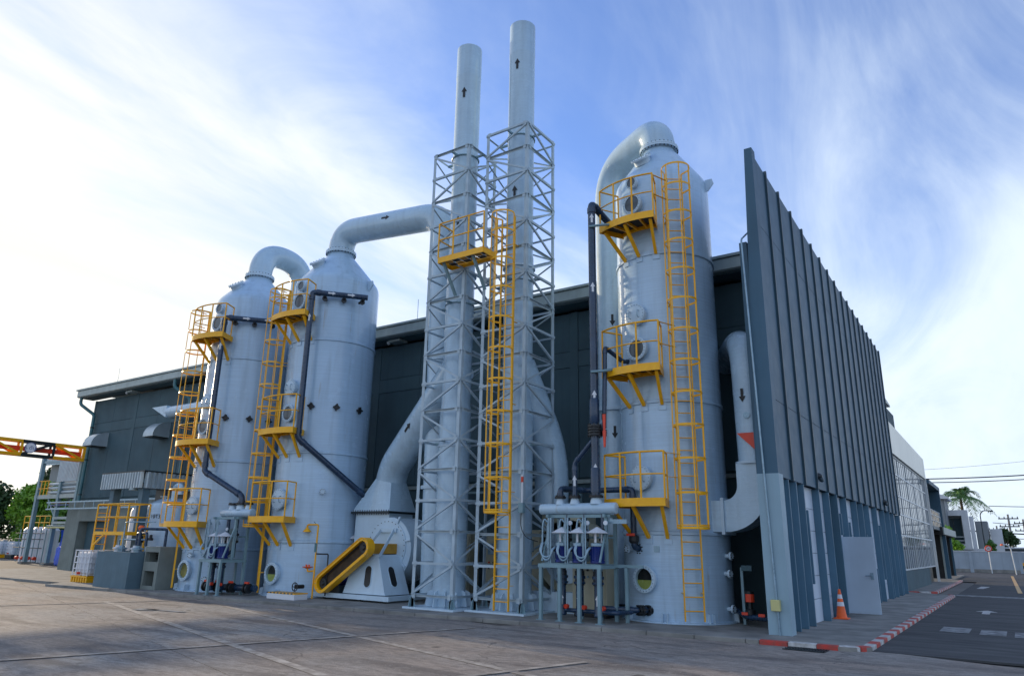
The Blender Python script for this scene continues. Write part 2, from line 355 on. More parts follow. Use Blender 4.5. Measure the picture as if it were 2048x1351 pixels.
tag(b.build('painted_arrow', 'road_paint'), 'worn white arrow painted on the brown yard', 'road marking')
# asphalt drive on the right
struct(MB().prism([(-2.5, 15.2, .0), (60, 15.2, .0), (60, 90, .0), (-12, 90, .0), (-12, 56, .0), (-2.5, 56, .0)], (0, 0, GZ+.006)).build('road', 'asphalt'))
for (x0, y0, x1, y1, lb) in ((-1.78, 20.0, -1.2, 21.3, 'first'), (-1.0, 19.9, -.5, 21.1, 'second'), (-.35, 19.8, .2, 21.0, 'third'), (.35, 19.7, 1.0, 20.9, 'fourth')):
    tag(quad_on('crossing_bar', [(x0, y0), (x1, y0), (x1, y1), (x0, y1)], GZ+.012, 'road_paint'), lb+' worn white bar from the kerb of the crossing on the drive', 'road marking')
tag(quad_on('painted_line', [(-2.5, 36.9), (8, 36.2), (8, 37.3), (-2.5, 38.0)], GZ+.012, 'road_paint'), 'broad pale stop line across the dark drive beside the glass office', 'road marking')
tag(MB().prism([(-1.2, 26.6, GZ+.01), (-1.0, 26.6, GZ+.01), (-1.0, 27.6, GZ+.01), (-.82, 27.6, GZ+.01), (-1.1, 28.3, GZ+.01), (-1.38, 27.6, GZ+.01), (-1.2, 27.6, GZ+.01)], (0, 0, .004)).build('painted_arrow', 'kerb_white'), 'white straight-ahead arrow painted on the dark drive', 'road marking')
tag(quad_on('painted_arrow', [(-2.1, 45.5), (-1.8, 45.5), (-1.6, 48.5), (-2.0, 48.5)], GZ+.012, 'kerb_white'), 'small far white mark on the dark drive near the porch', 'road marking')
tag(stripe('painted_line', (-.25, 42), (-.8, 74), .18, GZ+.012, 'yellow_dark'), 'dull yellow line along the far dark drive', 'road marking')
# plinth (raised pavement) under the plant, front edge follows the kerb
ky = lambda x: 14.86+(x+3.88)*.062
pave = struct(MB().prism([(-45, ky(-30)+.9, 0), (-30.4, ky(-30)+.9, 0), (-29.6, ky(-29.6), 0), (-3.9, ky(-3.9), 0), (-2.75, ky(-3.9)+.02, 0), (-2.45, ky(-3.9)+.32, 0), (-2.45, 36.0, 0), (-4.3, 37.3, 0), (-4.3, 46, 0), (-45, 46, 0)], (0, 0, PZ)).build('pavement', 'concrete'))
struct(MB().prism([(-4.3, 37.6, 0), (-3.35, 38.5, 0), (-3.3, 56.6, 0), (-3.9, 58.0, 0), (-3.9, 70.0, 0), (-12, 70.0, 0), (-12, 46.1, 0), (-4.3, 46.1, 0)], (0, 0, PZ)).build('pavement', 'concrete'))
# kerb: plain concrete stones, then red and white ones round the corner
kerb = thing('kerb', (-3.9, 14.9, 0), 'low kerb along the plant, plain concrete then red and white round the corner', 'kerb')
def kstone(p, q, mat, par, w=.14, h=.012):
    p, q = Vector((*p, 0)), Vector((*q, 0)); t = (q-p).normalized(); n = Vector((-t.y, t.x, 0)); g = t*.006
    c = [p+g-n*.035, q-g-n*.035, q-g+n*w, p+g+n*w]
    MB().prism([(v.x, v.y, GZ-.02) for v in c], (0, 0, PZ+h-GZ+.02+random.uniform(-.003, .003))).build('kerb_stone', mat, par, bevel=.010)
x = -29.6
while x < -4.6:
    kstone((x, ky(x)), (min(x+1.0, -4.35), ky(min(x+1.0, -4.35))), 'concrete', kerb); x += 1.0
path = [(-4.35, ky(-4.35)), (-3.83, ky(-3.83)), (-3.33, ky(-3.9)+.03), (-2.95, ky(-3.9)+.05), (-2.62, ky(-3.9)+.16), (-2.48, ky(-3.9)+.38)]
yk = ky(-3.9)+.38
while yk < 35.6: yk += .46; path.append((-2.48, yk))
path.append((-2.6, yk+.4))
for i in range(len(path)-1): kstone(path[i], path[i+1], 'kerb_red' if i % 2 == 0 else 'kerb_white', kerb)
kerb2 = thing('kerb', (-3.4, 39, 0), 'red and white kerb in front of the glass office and porch', 'kerb')
path = [(-4.4, 37.55), (-3.9, 37.75), (-3.5, 38.1), (-3.3, 38.6)]; yk = 38.6
while yk < 56: yk += .5; path.append((-3.3, yk))
for i in range(len(path)-1): kstone(path[i], path[i+1], 'kerb_red' if i % 2 == 0 else 'kerb_white', kerb2)
dr = thing('drain_grate', (-3.45, 14.5, GZ), 'dark metal drain grate in the road under the red kerb corner', 'drain grate')
MB().box((-3.8, 14.38, GZ), (-3.1, 14.74, GZ+.004)).build('pit', 'black', dr)
for i in range(15): bar('grate_bar', (-3.78+.0485*i, 14.38, GZ+.008), (-3.78+.0485*i, 14.74, GZ+.008), .016, .014, 'dark_metal', dr)
for yy in (14.37, 14.56, 14.75): bar('grate_frame', (-3.81, yy, GZ+.010), (-3.09, yy, GZ+.010), .016, .016, 'dark_metal', dr)
# ------------------------------------------------------------------ main hall
hall = thing('factory_hall', (-24, 20, 0), 'long dark grey factory hall with pale gutter behind the scrubbers', 'building')
HY = 20.0
MB().box((-42.75, HY+.06, 0), (-4.9, 46, 9.3)).build('wall', 'dark_wall', hall)
cols = [-42.75+4.5*i for i in range(9)]
for cx in cols:
    MB().box((cx-.15 if cx > -42.7 else cx, HY-.015, 3.82), (cx+.15, HY+.07, 9.3)).build('wall_column', 'dark_wall_trim', hall)
    for k in range(2):
        x0 = cx+.16+2.1*k; x1 = x0+2.085
        if x0 > -5.6: continue
        x1 = min(x1, -4.92)
        for z0, z1 in ((3.83, 7.41), (7.96, 9.28)):
            MB().box((x0, HY, z0), (x1, HY+.07, z1)).build('wall_panel', 'dark_wall', hall, bevel=.008)
        MB().box((x0, HY-.008, 7.425), (x1, HY+.07, 7.945)).build('wall_band', 'dark_wall_trim', hall)
MB().box((-27.5, HY-.30, 3.62), (-4.95, HY+.07, 3.74)).build('ledge', 'gutter', hall)
# gutter, roof edge and soffit
b = MB(); b.prism([(-43.3, 19.18, 9.78), (-43.3, 19.18, 9.46), (-43.3, 19.24, 9.42), (-43.3, 19.45, 9.42), (-43.3, 19.45, 9.78)], (38.9, 0, 0))
gut = b.build('gutter', 'gutter', hall)
MB().prism([(-43.4, 19.12, 9.80), (-43.4, 19.12, 9.88), (-43.4, 33, 10.9), (-43.4, 46, 9.9), (-43.4, 46, 9.8)], (38.4, 0, 0)).build('roof', 'gutter', hall)
MB().box((-43.3, 19.46, 9.40), (-4.95, 20.1, 9.46)).build('soffit', 'dark_wall_trim', hall)
for px_ in (-43.05, -33.65):
    tb = MB().tube([(px_, 19.32, 9.46), (px_, 19.32, 9.05), (px_+.75, 19.82, 8.45), (px_+.75, 19.82, .1)], .085, 12, .15)
    dp = tb.build('downpipe', 'pipe_teal', hall, smooth=50)
    for zz in (7.7, 5.9, 4.0, 2.2): MB().cyl((px_+.75, 19.82, zz), (px_+.75, 19.82, zz+.05), .11, 12).build('pipe_clip', 'black', dp)
def hood(cx, zb):
    b = MB(); w = .45; n = 12
    prof = [(HY-.85*math.sin(rad(90*k/n)), zb+.72*math.cos(rad(90*k/n))) for k in range(n+1)]+[(HY-.85, zb-.05), (HY, zb-.05)]
    b.prism([(cx-w, y, z) for y, z in prof], (2*w, 0, 0)); o = b.build('vent_hood', 'corr', hall, smooth=30)
    MB().box((cx-w+.06, HY-.78, zb-.09), (cx+w-.06, HY-.05, zb-.052)).build('vent_louvre', 'black', o)
    for q in (-w, w): MB().tube([(cx+q, y, z) for y, z in prof], .012, 5, closed=True).build('hood_seam', 'gutter', o)
hood(-41.1, 6.62); hood(-35.1, 6.72)
for cx in (-38.3, -19.0): 
    o = MB().box((cx-.3, 19.5, 9.30), (cx+.3, 19.95, 9.38)).build('flood_light', 'gutter', hall); MB().lathe((cx-.32, 19.6, 9.32), [(.06, 0), (.075, .08)], 12, (-1, -.3, -.4)).build('lamp_glass', 'sign_white', o)
for cx in (-40.5, -29.9, -18.2, -9.6): rod('lightning_rod', (cx, 19.9, 9.8), (cx, 19.9, 11.0), .012, 'conduit', hall)
# low concrete front at the left end with its opening
MB().box((-42.75, 19.55, .0), (-41.3, 20.05, 3.6)).build('pier', 'concrete_box', hall)
MB().box((-38.6, 19.55, .0), (-31.0, 20.05, 3.6)).build('pier', 'concrete_box', hall)
MB().box((-41.3, 19.55, 2.6), (-38.6, 20.05, 3.6)).build('lintel', 'concrete_box', hall)
MB().box((-41.25, 20.0, .1), (-38.65, 20.055, 2.6)).build('door', 'dark_wall_trim', hall)
# lower middle: plinth wall with louvre band
MB().box((-31.0, 19.75, .0), (-4.95, 20.05, 3.6)).build('lower_wall', 'dark_wall', hall)
# ------------------------------------------------------------------ screen wall on the right
scr = thing('screen_wall', (-4.2, 16, 0), 'tall dark blue ribbed metal screen wall standing beside the right scrubber', 'screen wall')
ribY = [16.26, 17.39, 18.62, 19.93, 21.25, 22.45, 23.66, 24.83, 25.98, 27.16, 28.28, 29.42, 30.51, 31.57, 32.65, 33.70, 34.73, 35.77]
zt = lambda y: 11.19-(y-16.26)*.029
XF = -4.08
MB().hexa([(XF-.35, 16.32, 3.32), (XF-.02, 16.32, 3.32), (XF-.02, 35.8, 3.32), (XF-.35, 35.8, 3.32), (XF-.14, 16.32, zt(16.3)-.06), (XF-.02, 16.32, zt(16.3)-.06), (XF-.02, 35.8, zt(35.8)-.06), (XF-.14, 35.8, zt(35.8)-.06)]).build('backing', 'clad_dark', scr)
for i in range(len(ribY)-1):
    y0, y1 = ribY[i]+.035, ribY[i+1]-.035
    for z0, z1 in ((3.30, 5.02), (5.035, 9.30 if i < 8 else 9.15), (9.315 if i < 8 else 9.165, None)):
        ta, tb_ = (zt(y0)-.03, zt(y1)-.03) if z1 is None else (z1, z1)
        MB().hexa([(XF-.03, y0, z0), (XF+.002, y0, z0), (XF-.012, y1, z0), (XF-.03, y1, z0), (XF-.03, y0, ta), (XF+.002, y0, ta), (XF-.012, y1, tb_), (XF-.03, y1, tb_)]).build('cladding_panel', 'clad', scr)
for i, y in enumerate(ribY[1:]):
    MB().hexa([(XF-.04, y-.035, 3.28), (XF+.04, y-.035, 3.28), (XF+.04, y+.03, 3.28), (XF-.04, y+.03, 3.28), (XF-.04, y-.035, zt(y)+.03), (XF+.04, y-.035, zt(y)+.03), (XF+.04, y+.03, zt(y)+.03), (XF-.04, y+.03, zt(y)+.03)]).build('rib', 'clad_dark', scr)
# end post: broad at the foot, tapering to the top
MB().hexa([(-4.46, 15.95, 3.33), (-4.02, 15.95, 3.33), (-4.02, 16.29, 3.33), (-4.46, 16.29, 3.33), (-4.20, 16.02, 11.20), (-4.02, 16.02, 11.20), (-4.02, 16.29, 11.20), (-4.20, 16.29, 11.20)]).build('end_post', 'clad', scr)
MB().box((-4.47, 15.94, .1), (-4.01, 16.30, 3.33)).build('post_base', 'column_light', scr)
MB().box((-4.64, 16.55, .1), (-4.46, 16.75, 9.0)).build('return_column', 'clad', scr)
cd = MB().tube([(-4.62, 19.3, 9.6), (-4.42, 16.6, 9.25), (-4.40, 15.90, 8.8), (-4.30, 15.90, 3.3), (-4.24, 15.91, .1)], .022, 8, .1).build('conduit_pipe', 'conduit', scr, smooth=60)
MB().box((-4.36, 15.82, .56), (-4.18, 15.94, .78)).build('junction_box', 'box_yellow', scr, bevel=.012)
# pale wall and blue fins below
MB().box((-4.45, 16.3, .1), (-4.29, 35.8, 3.3)).build('lower_wall', 'clad_dark', scr)
fins = [16.95, 17.65, 18.35, 20.0, 21.2, 22.3, 23.6, 25.3, 26.4, 27.6, 29.3, 31.1, 32.5, 33.7, 35.4]
edges_ = [16.3]+fins
for i in range(len(edges_)-1):
    y0, y1 = edges_[i]+.03, edges_[i+1]-.03
    if i == 5: continue            # doorway
    for k in range(6):
        z0 = .1+.533*k; MB().box((-4.30, y0, z0+.006), (-4.24, y1, z0+.527)).build('pale_panel', 'panel_white', scr)
for y in fins: MB().box((-4.28, y-.03, .1), (-4.06, y+.03, 3.28)).build('fin', 'fin', scr, bevel=.006)
for y, z0, z1 in ((16.62, .1, 2.1), (18.8, 1.0, 2.7), (22.9, 2.2, 2.8), (24.2, 1.3, 2.6), (27.0, .1, 2.3), (28.4, .1, 1.2), (30.2, .8, 2.7), (31.8, .1, 1.9), (34.5, .1, 2.5)):
    MB().box((-4.28, y-.03, z0), (-4.10, y+.03, z1)).build('short_fin', 'fin', scr, bevel=.006)
for y in (20.1, 31.5):
    o = MB().lathe((XF-.01, y, 3.62), [(.09, 0), (.09, .04), (.06, .10), (.03, .13)], 16, (1, 0, 0)).build('wall_lamp', 'dark_metal', scr, smooth=40)
    MB().lathe((XF+.07, y, 3.56), [(.055, 0), (.06, .05), (.03, .1)], 12, (.6, 0, -1)).build('lamp_glass', 'glass', o, smooth=40)
dr_ = thing('door', (-4.3, 22.7, PZ), 'pale blue steel door standing open from the finned wall', 'door')
MB().box((-4.34, 22.78, PZ+.02), (-3.33, 22.83, 2.15)).build('leaf', 'door_paint', dr_, bevel=.006)
h_ = MB().box((-3.50, 22.755, 1.02), (-3.42, 22.78, 1.2)).build('handle_plate', 'conduit', dr_); rod('handle', (-3.46, 22.70, 1.12), (-3.62, 22.70, 1.12), .014, 'conduit', h_); rod('spindle', (-3.46, 22.78, 1.12), (-3.46, 22.70, 1.12), .012, 'conduit', h_)
bar('kick_strip', (-4.3, 22.77, PZ+.06), (-3.36, 22.77, PZ+.06), .02, .08, 'door_paint', dr_)
# ------------------------------------------------------------------ glazed office beyond
off = thing('glass_office', (-4.3, 38, 0), 'glass office block with white fascia and white mullions beyond the screen wall', 'office building')
OX = -4.3
MB().box((-14, 37.2, .1), (OX-.25, 52.3, 6.1)).build('core', 'dark_metal', off)
MB().prism([(OX+.05, 36.5, 6.2), (OX+.05, 52.6, 6.2), (OX+.05, 52.6, 7.45), (OX+.05, 36.5, 7.7)], (-.5, 0, 0)).build('fascia', 'fascia', off)
MB().box((OX-.3, 36.6, .1), (OX, 47.9, .95)).build('base_wall', 'dark_wall_trim', off)
ys = [36.7+.78*i for i in range(21)]; zs = [1.0, 2.5, 3.45, 4.3, 5.3, 6.15]
for i in range(20):
    for k in range(5):
        MB().box((OX-.10, ys[i]+.03, zs[k]+.03), (OX-.07, ys[i+1]-.03, zs[k+1]-.03)).build('pane', 'glass', off)
for i, y in enumerate(ys): MB().box((OX-.12, y-.035, 1.0), (OX-.055 if i % 4 else OX-.04, y+.035, 6.18)).build('mullion', 'mullion', off)
for z in zs: MB().box((OX-.115, 36.6, z-.035), (OX-.05, 52.3, z+.035)).build('transom', 'mullion', off)
bar('corner_post', (OX, 52.5, .1), (OX, 52.5, 6.2), .14, .14, 'mullion', off)
# loggia at the far end
MB().box((-10, 59.4, .1), (OX+.2, 59.7, 6.15)).build('loggia_wall', 'clad', off); MB().box((-10, 52.6, 5.95), (OX+.2, 59.9, 6.2)).build('loggia_roof', 'clad', off); MB().box((-10, 52.6, 3.2), (OX+.1, 59.4, 3.4)).build('loggia_floor', 'clad_dark', off)
for z in (3.75, 4.1, 4.4): rod('loggia_rail', (OX+.05, 52.7, z), (OX+.05, 59.3, z), .03, 'mullion', off)
for y in range(53, 60): rod('rail_post', (OX+.05, y, 3.4), (OX+.05, y, 4.4), .025, 'mullion', off)
por = thing('porch', (-5.0, 60, PZ), 'black box porch with flat canopy at the far end of the glass office', 'porch')
MB().box((-8, 59.2, .1), (-4.43, 59.38, 2.95)).build('side_wall', 'black', por); MB().box((-4.43, 59.15, .1), (-4.33, 59.38, 2.95)).build('front_post', 'gutter', por)
MB().box((-8, 67.5, .1), (-4.43, 67.8, 2.95)).build('side_wall', 'black', por); MB().box((-4.43, 67.5, .1), (-4.3, 67.8, 2.95)).build('front_post', 'clad', por)
MB().box((-8, 57.2, 2.95), (-4.05, 68.3, 3.45)).build('canopy', 'black', por); MB().box((-4.045, 57.2, 2.97), (-3.98, 68.3, 3.43)).build('canopy_edge', 'gutter', por)
#==OBJECTS==
# ------------------------------------------------------------------ plant helpers
def bolts(parent, c, n, R, k, r=.016, h=.03, mat='black'):
    n = Vector(n).normalized(); a = n.orthogonal().normalized(); b_ = n.cross(a); m = MB()
    for i in range(k):
        t = 2*math.pi*(i+.5)/k; p = Vector(c)+(a*math.cos(t)+b_*math.sin(t))*R; m.lathe(p, [(r, -h), (r, h)], 6, n)
    o = m.build('bolt_ring', mat, parent); o['kind'] = 'stuff'; return o
def ladder(parent, base, n, z0, z1, w=.44, cage0=None, cage1=None, hoop=.78, cr=.36, standoff=None, rung=.30):
    """vertical ladder: base=(x,y) of its middle line, n=outward (cage side)"""
    n = Vector((n[0], n[1], 0)).normalized(); t = Vector((-n.y, n.x, 0)); c = Vector((base[0], base[1], 0))
    m = MB()
    for s in (-1, 1):
        p = c+t*s*w/2; a = .028
        m.prism([p+n*a+t*a*.5+Vector((0, 0, z0)), p-n*a+t*a*.5+Vector((0, 0, z0)), p-n*a-t*a*.5+Vector((0, 0, z0)), p+n*a-t*a*.5+Vector((0, 0, z0))], (0, 0, z1-z0))
    L = m.build('ladder', 'yellow', parent)
    z = z0+.22
    while z < z1: rod('rung', c-t*w/2+V(0, 0, z), c+t*w/2+V(0, 0, z), .014, 'yellow', L); z += rung
    if standoff:
        z = z0+.6
        while z < z1-.3:
            for s in (-1, 1): bar('wall_stay', c+t*s*w/2+V(0, 0, z), c+t*s*w/2-n*standoff+V(0, 0, z), .05, .012, 'yellow', L)
            z += 2.3
    if cage0 is not None:
        cc = c+n*.02; ang = [rad(a) for a in range(-100, 101, 20)]
        def P(a, z): return cc+n*(cr*.75+cr*math.cos(a))+t*cr*math.sin(a)+V(0, 0, z)
        def loop(z, h=.05):
            pts = [c-t*w/2+V(0, 0, z)]+[P(a, z) for a in ang]+[c+t*w/2+V(0, 0, z)]
            vs = []; fs = []
            for p in pts:
                d = (p-(cc+n*cr*.75+V(0, 0, z))).normalized()
                for q, zz in ((0, -h/2), (.008, -h/2), (.008, h/2), (0, h/2)): vs.append(p+d*q+V(0, 0, zz))
            for i in range(len(pts)-1):
                for k in range(4): fs.append((4*i+k, 4*i+(k+1) % 4, 4*i+4+(k+1) % 4, 4*i+4+k))
            MB().add(vs, fs).build('cage_hoop', 'yellow', L)
        z = cage0
        while z < cage1-.2: loop(z); z += hoop
        loop(cage1)
        loop(cage0+.06, .03)
        for a in (-100, -55, 0, 55, 100): bar('cage_bar', P(rad(a), cage0), P(rad(a), cage1), .03, .012, 'yellow', L)
    return L
def platform(parent, c, r, z, t0, t1, ro, nposts=4, rail=1.08, gap_right=False, label=None):
    """annular balcony on a round shell, deck top at z"""
    ri = r+.03; k = 12; th = [t0+(t1-t0)*i/k for i in range(k+1)]
    m = MB(); h = .17
    # outer fascia, two end plates, inner angle
    def wall(pts, nrm_off, h0, h1):
        vs = []; fs = []
        for p, q in pts: vs += [p+V(0, 0, h0), q+V(0, 0, h0), q+V(0, 0, h1), p+V(0, 0, h1)]
        for i in range(len(pts)-1):
            for j in range(4): fs.append((4*i+j, 4*i+(j+1) % 4, 4*i+4+(j+1) % 4, 4*i+4+j))
        fs += [(0, 1, 2, 3), tuple(4*(len(pts)-1)+j for j in (3, 2, 1, 0))]; m.add(vs, fs)
    wall([(polar(c, t, ro, z), polar(c, t, ro-.012, z)) for t in th], 0, -h, .02)
    wall([(polar(c, t, ri+.05, z), polar(c, t, ri, z)) for t in th], 0, -.12, 0)
    for t in (t0, t1):
        d = (polar(c, t+1, ro, z)-polar(c, t, ro, z)).normalized()*.006
        wall([(polar(c, t, ri, z)+d, polar(c, t, ri, z)-d), (polar(c, t, ro, z)+d, polar(c, t, ro, z)-d)], 0, -h, .02)
    for f in (.25, .5, .75):
        t = t0+(t1-t0)*f; d = (polar(c, t+1, ro, z)-polar(c, t, ro, z)).normalized()*.02
        wall([(polar(c, t, ri, z)+d, polar(c, t, ri, z)-d), (polar(c, t, ro-.014, z)+d, polar(c, t, ro-.014, z)-d)], 0, -.10, -.03)
    pl = m.build('platform', 'yellow', parent)
    g = MB(); vs = []; fs = []
    for t in th: vs += [polar(c, t, ri+.05, z-.028), polar(c, t, ro-.014, z-.028), polar(c, t, ro-.014, z-.004), polar(c, t, ri+.05, z-.004)]
    for i in range(k):
        for j in range(4): fs.append((4*i+j, 4*i+(j+1) % 4, 4*i+4+(j+1) % 4, 4*i+4+j))
    g.add(vs, fs).build('grating', 'grating', pl)
    # handrails: run round the rim and turn back to the shell, then down
    rr = ro-.03
    for zz, rad_ in ((rail, .024), (rail*.52, .018)):
        pts = [polar(c, t0, ri+.16, z+zz), polar(c, t0, rr-.1, z+zz)]+[polar(c, t, rr, z+zz) for t in th]+[polar(c, t1, rr-.1, z+zz), polar(c, t1, ri+.16, z+zz)]
        MB().tube(pts, rad_, 8).build('handrail', 'yellow', pl, smooth=60)
    for i in range(nposts):
        t = t0+(t1-t0)*i/(nposts-1); rod('rail_post', polar(c, t, rr, z), polar(c, t, rr, z+rail), .024, 'yellow', pl)
    for t in (t0, t1): rod('rail_post', polar(c, t, ri+.16, z), polar(c, t, ri+.16, z+rail), .022, 'yellow', pl)
    for f in (.06, .5, .94):
        t = t0+(t1-t0)*f; bar('bracket', polar(c, t, r+.03, z-.85), polar(c, t, ro-.12, z-.15), .075, .075, 'yellow', pl)
        MB().hexa([polar(c, t+a, r-.01+e, zz) for zz in (z-1.0, z-.78) for a, e in ((-4, 0), (4, 0), (4, .035), (-4, .035))]).build('bracket_pad', 'frp', pl)
    return pl
def manway(parent, c, r, th, z, R, kind='blind'):
    p = polar(c, th, r-.06, z); n = (polar(c, th, 1, 0)-V(c[0], c[1], 0)).normalized()
    e = .16
    if kind == 'blind':
        o = MB().lathe(p, [(R*.86, 0), (R*.86, e-.02), (R, e-.02), (R, e+.045), (R*.97, e+.05)], 32, n).build('manway_cover', 'white_paint', parent, smooth=35)
        bolts(o, p+n*(e+.045), n, R*.9, 20, .012, .022, 'conduit')
        t = n.cross(V(0, 0, 1)).normalized()
        for s in (-1, 1): MB().tube([p+n*(e+.04)+t*s*R*.45+V(0, 0, -.09), p+n*(e+.12)+t*s*R*.45+V(0, 0, -.09), p+n*(e+.12)+t*s*R*.45+V(0, 0, .09), p+n*(e+.04)+t*s*R*.45+V(0, 0, .09)], .013, 6, .03).build('handle', 'conduit', o)
    else:
        o = MB().lathe(p, [(R*.86, 0), (R*.86, e-.02), (R, e-.02), (R, e+.03), (R*.76, e+.035), (R*.76, .02)], 36, n, cap=False).build('sight_port', 'white_paint', parent, smooth=35)
        bolts(o, p+n*(e+.035), n, R*.88, 20, .011, .016, 'conduit')
        MB().lathe(p+n*.09, [(R*.77, 0), (R*.77, .004)], 36, n).build('port_back', 'black' if kind != 'sight_dull' else 'liquid_dull', o)
        if kind.startswith('sight'):
            t = n.cross(V(0, 0, 1)).normalized(); pts = [p+n*.10+(t*math.cos(a)+V(0, 0, 1)*math.sin(a))*R*.755 for a in [math.pi+rad(6)+i*(math.pi-rad(12))/14 for i in range(15)]]
            MB().prism(pts, n*.02).build('liquid', 'liquid' if kind == 'sight' else 'liquid_dull', o)
        MB().lathe(p+n*(e+.0), [(R*.77, 0), (R*.77, .012)], 36, n).build('glass_pane', 'glass_sight' if kind.startswith('sight') else 'glass_port', o)
    return o
def scrubber(c, r, zs, zn, seams, label, plats, man_th, lad_th, lad_r, mans, nr=.46, sight='sight', lug=None, cage=(2.2, None), prange=(-20, 24), ro=.85, ltop=1.12):
    T = thing('scrubber_tower', (c[0], c[1], PZ), label, 'scrubber tower', 'three white scrubber towers')
    prof = [(r+.10, 0), (r+.10, .03), (r+.01, .045)]
    for s in seams: prof += [(r, s-PZ-.05), (r+.035, s-PZ-.03), (r+.035, s-PZ+.03), (r, s-PZ+.05)]
    k = zs-PZ
    prof += [(r, k-.18), (r*.992, k-.08), (r*.965, k+.03), (r*.92, k+.13), (nr+.10, zn-PZ-.26), (nr+.03, zn-PZ-.16), (nr, zn-PZ-.1), (nr, zn-PZ)]
    MB().lathe((c[0], c[1], PZ), prof, 72).build('shell', 'frp', T, smooth=32)
    f = MB().lathe((c[0], c[1], zn-.06), [(nr+.01, 0), (nr+.10, 0), (nr+.10, .045), (nr+.085, .05), (nr+.10, .055), (nr+.10, .10), (nr+.01, .10)], 48).build('neck_flange', 'white_paint', T, smooth=30)
    bolts(f, (c[0], c[1], zn-.01), (0, 0, 1), nr+.07, 28, .016, .085, 'black')
    for i, z in enumerate(plats): platform(T, c, r, z, prange[0], prange[1], r+ro)
    n = (polar(c, lad_th, 1, 0)-V(c[0], c[1], 0))
    ladder(T, polar(c, lad_th, lad_r, 0)[:2], n, PZ+.08, plats[0]+ltop, cage0=cage[0], cage1=plats[0]+ltop, standoff=lad_r-r)
    for z in plats:
        for zz in (.5, 1.05):
            e = prange[0] if lad_th < prange[0] else prange[1]
            bar('cage_tie', polar(c, e, r+ro-.05, z+zz), polar(c, lad_th+(6 if lad_th < e else -6), lad_r+.12, z+zz), .04, .012, 'yellow', T)
    for z, R, kind in mans: manway(T, c, r, man_th, z, R, kind)
    # inspection hatch on the cone, lifting lugs, name plate, foot chairs
    cz = (zs+zn)/2-.05; cr = (r+nr)/2+.04; n2 = (n*0+polar(c, man_th+2, 1, 0)-V(c[0], c[1], 0)).normalized(); nn = (n2*.62+V(0, 0, .78)).normalized(); p = polar(c, man_th+2, cr-.02, cz)
    o = MB().lathe(p, [(.24, -.08), (.24, .06), (.30, .06), (.30, .11)], 24, nn).build('cone_hatch', 'white_paint', T, smooth=35); bolts(o, p+nn*.11, nn, .265, 14, .012, .03, 'conduit')
    for th in ([lug] if lug else [])+[man_th-95]:
        q = polar(c, th, r-.02, zs-.33); d = (polar(c, th, 1, 0)-V(c[0], c[1], 0)).normalized(); s = d.cross(V(0, 0, 1))*.02
        MB().prism([q+s, q+s+V(0, 0, .34), q+s+d*.20+V(0, 0, .34), q+s+d*.24+V(0, 0, .2), q+s+d*.08], -2*s).build('lifting_lug', 'frp', T)
    MB().hexa([polar(c, man_th+13+a, r+.005+e, zz) for zz in (1.66, 1.80) for a, e in ((-3, 0), (3, 0), (3, .015), (-3, .015))]).build('name_plate', 'conduit', T)
    for th in range(0, 360, 45):
        q = polar(c, th+8, r-.01, PZ+.005); d = (polar(c, th+8, 1, 0)-V(c[0], c[1], 0)).normalized(); s = d.cross(V(0, 0, 1))*.06
        for e in (-1, 1): MB().prism([q+s*e, q+s*e+d*.13, q+s*e+d*.11+V(0, 0, .20), q+s*e+V(0, 0, .23)], s*.12).build('foot_gusset', 'white_paint', T)
    return T
C1, C2, C3 = (-23.3, 16.2), (-19.45, 16.87), (-7.08, 17.74); R1, R2, R3 = 1.43, 1.50, 1.30
T1 = scrubber(C1, R1, 10.5, 11.72, (1.45, 4.40, 8.10), 'leftmost white scrubber tower, behind the two-pump skid', (8.85, 5.05, 2.32), 0, -31, R1+.18,
    ((9.45, .30, 'port'), (10.02, .20, 'port'), (5.62, .30, 'port'), (6.5, .28, 'blind'), (2.88, .31, 'blind'), (.76, .33, 'sight_dull')), prange=(-16, 28), sight='sight_dull', ro=.78)
T2 = scrubber(C2, R2, 10.75, 12.12, (1.75, 4.55, 8.38), 'middle white scrubber tower between the left tower and the blower', (9.2, 5.25, 2.48), -2, -33, R2+.18,
    ((9.80, .32, 'port'), (10.36, .20, 'port'), (5.85, .30, 'port'), (6.72, .28, 'blind'), (3.05, .33, 'blind'), (.78, .33, 'sight')), lug=94, prange=(-21, 23), ro=.78)
T3 = scrubber(C3, R3, 11.62, 12.92, (2.09, 5.25, 9.19), 'tallest white scrubber tower, at right beside the dark screen wall', (10.02, 6.02, 2.84), -12, 34.5, R3+.2,
    ((10.72, .30, 'port'), (11.36, .18, 'port'), (6.64, .30, 'port'), (7.55, .29, 'blind'), (3.38, .30, 'blind'), (1.05, .31, 'sight')), lug=93, prange=(-30, 16), ro=.82, cage=(2.2, None), ltop=1.32)
# black crossed blind flanges on the shells of the two left towers
for T, c, r, ths, z in ((T1, C1, R1, (33, 64, 92), 5.9), (T2, C2, R2, (29.5, 60, 92), 6.06)):
    for th in ths:
        p = polar(c, th, r-.05, z); n = (polar(c, th, 1, 0)-V(c[0], c[1], 0)).normalized()
        o = MB().lathe(p, [(.05, 0), (.05, .10), (.085, .10), (.085, .15)], 20, n).build('blind_flange', 'black', T, smooth=35); bolts(o, p+n*.13, n, .09, 4, .030, .05, 'black')
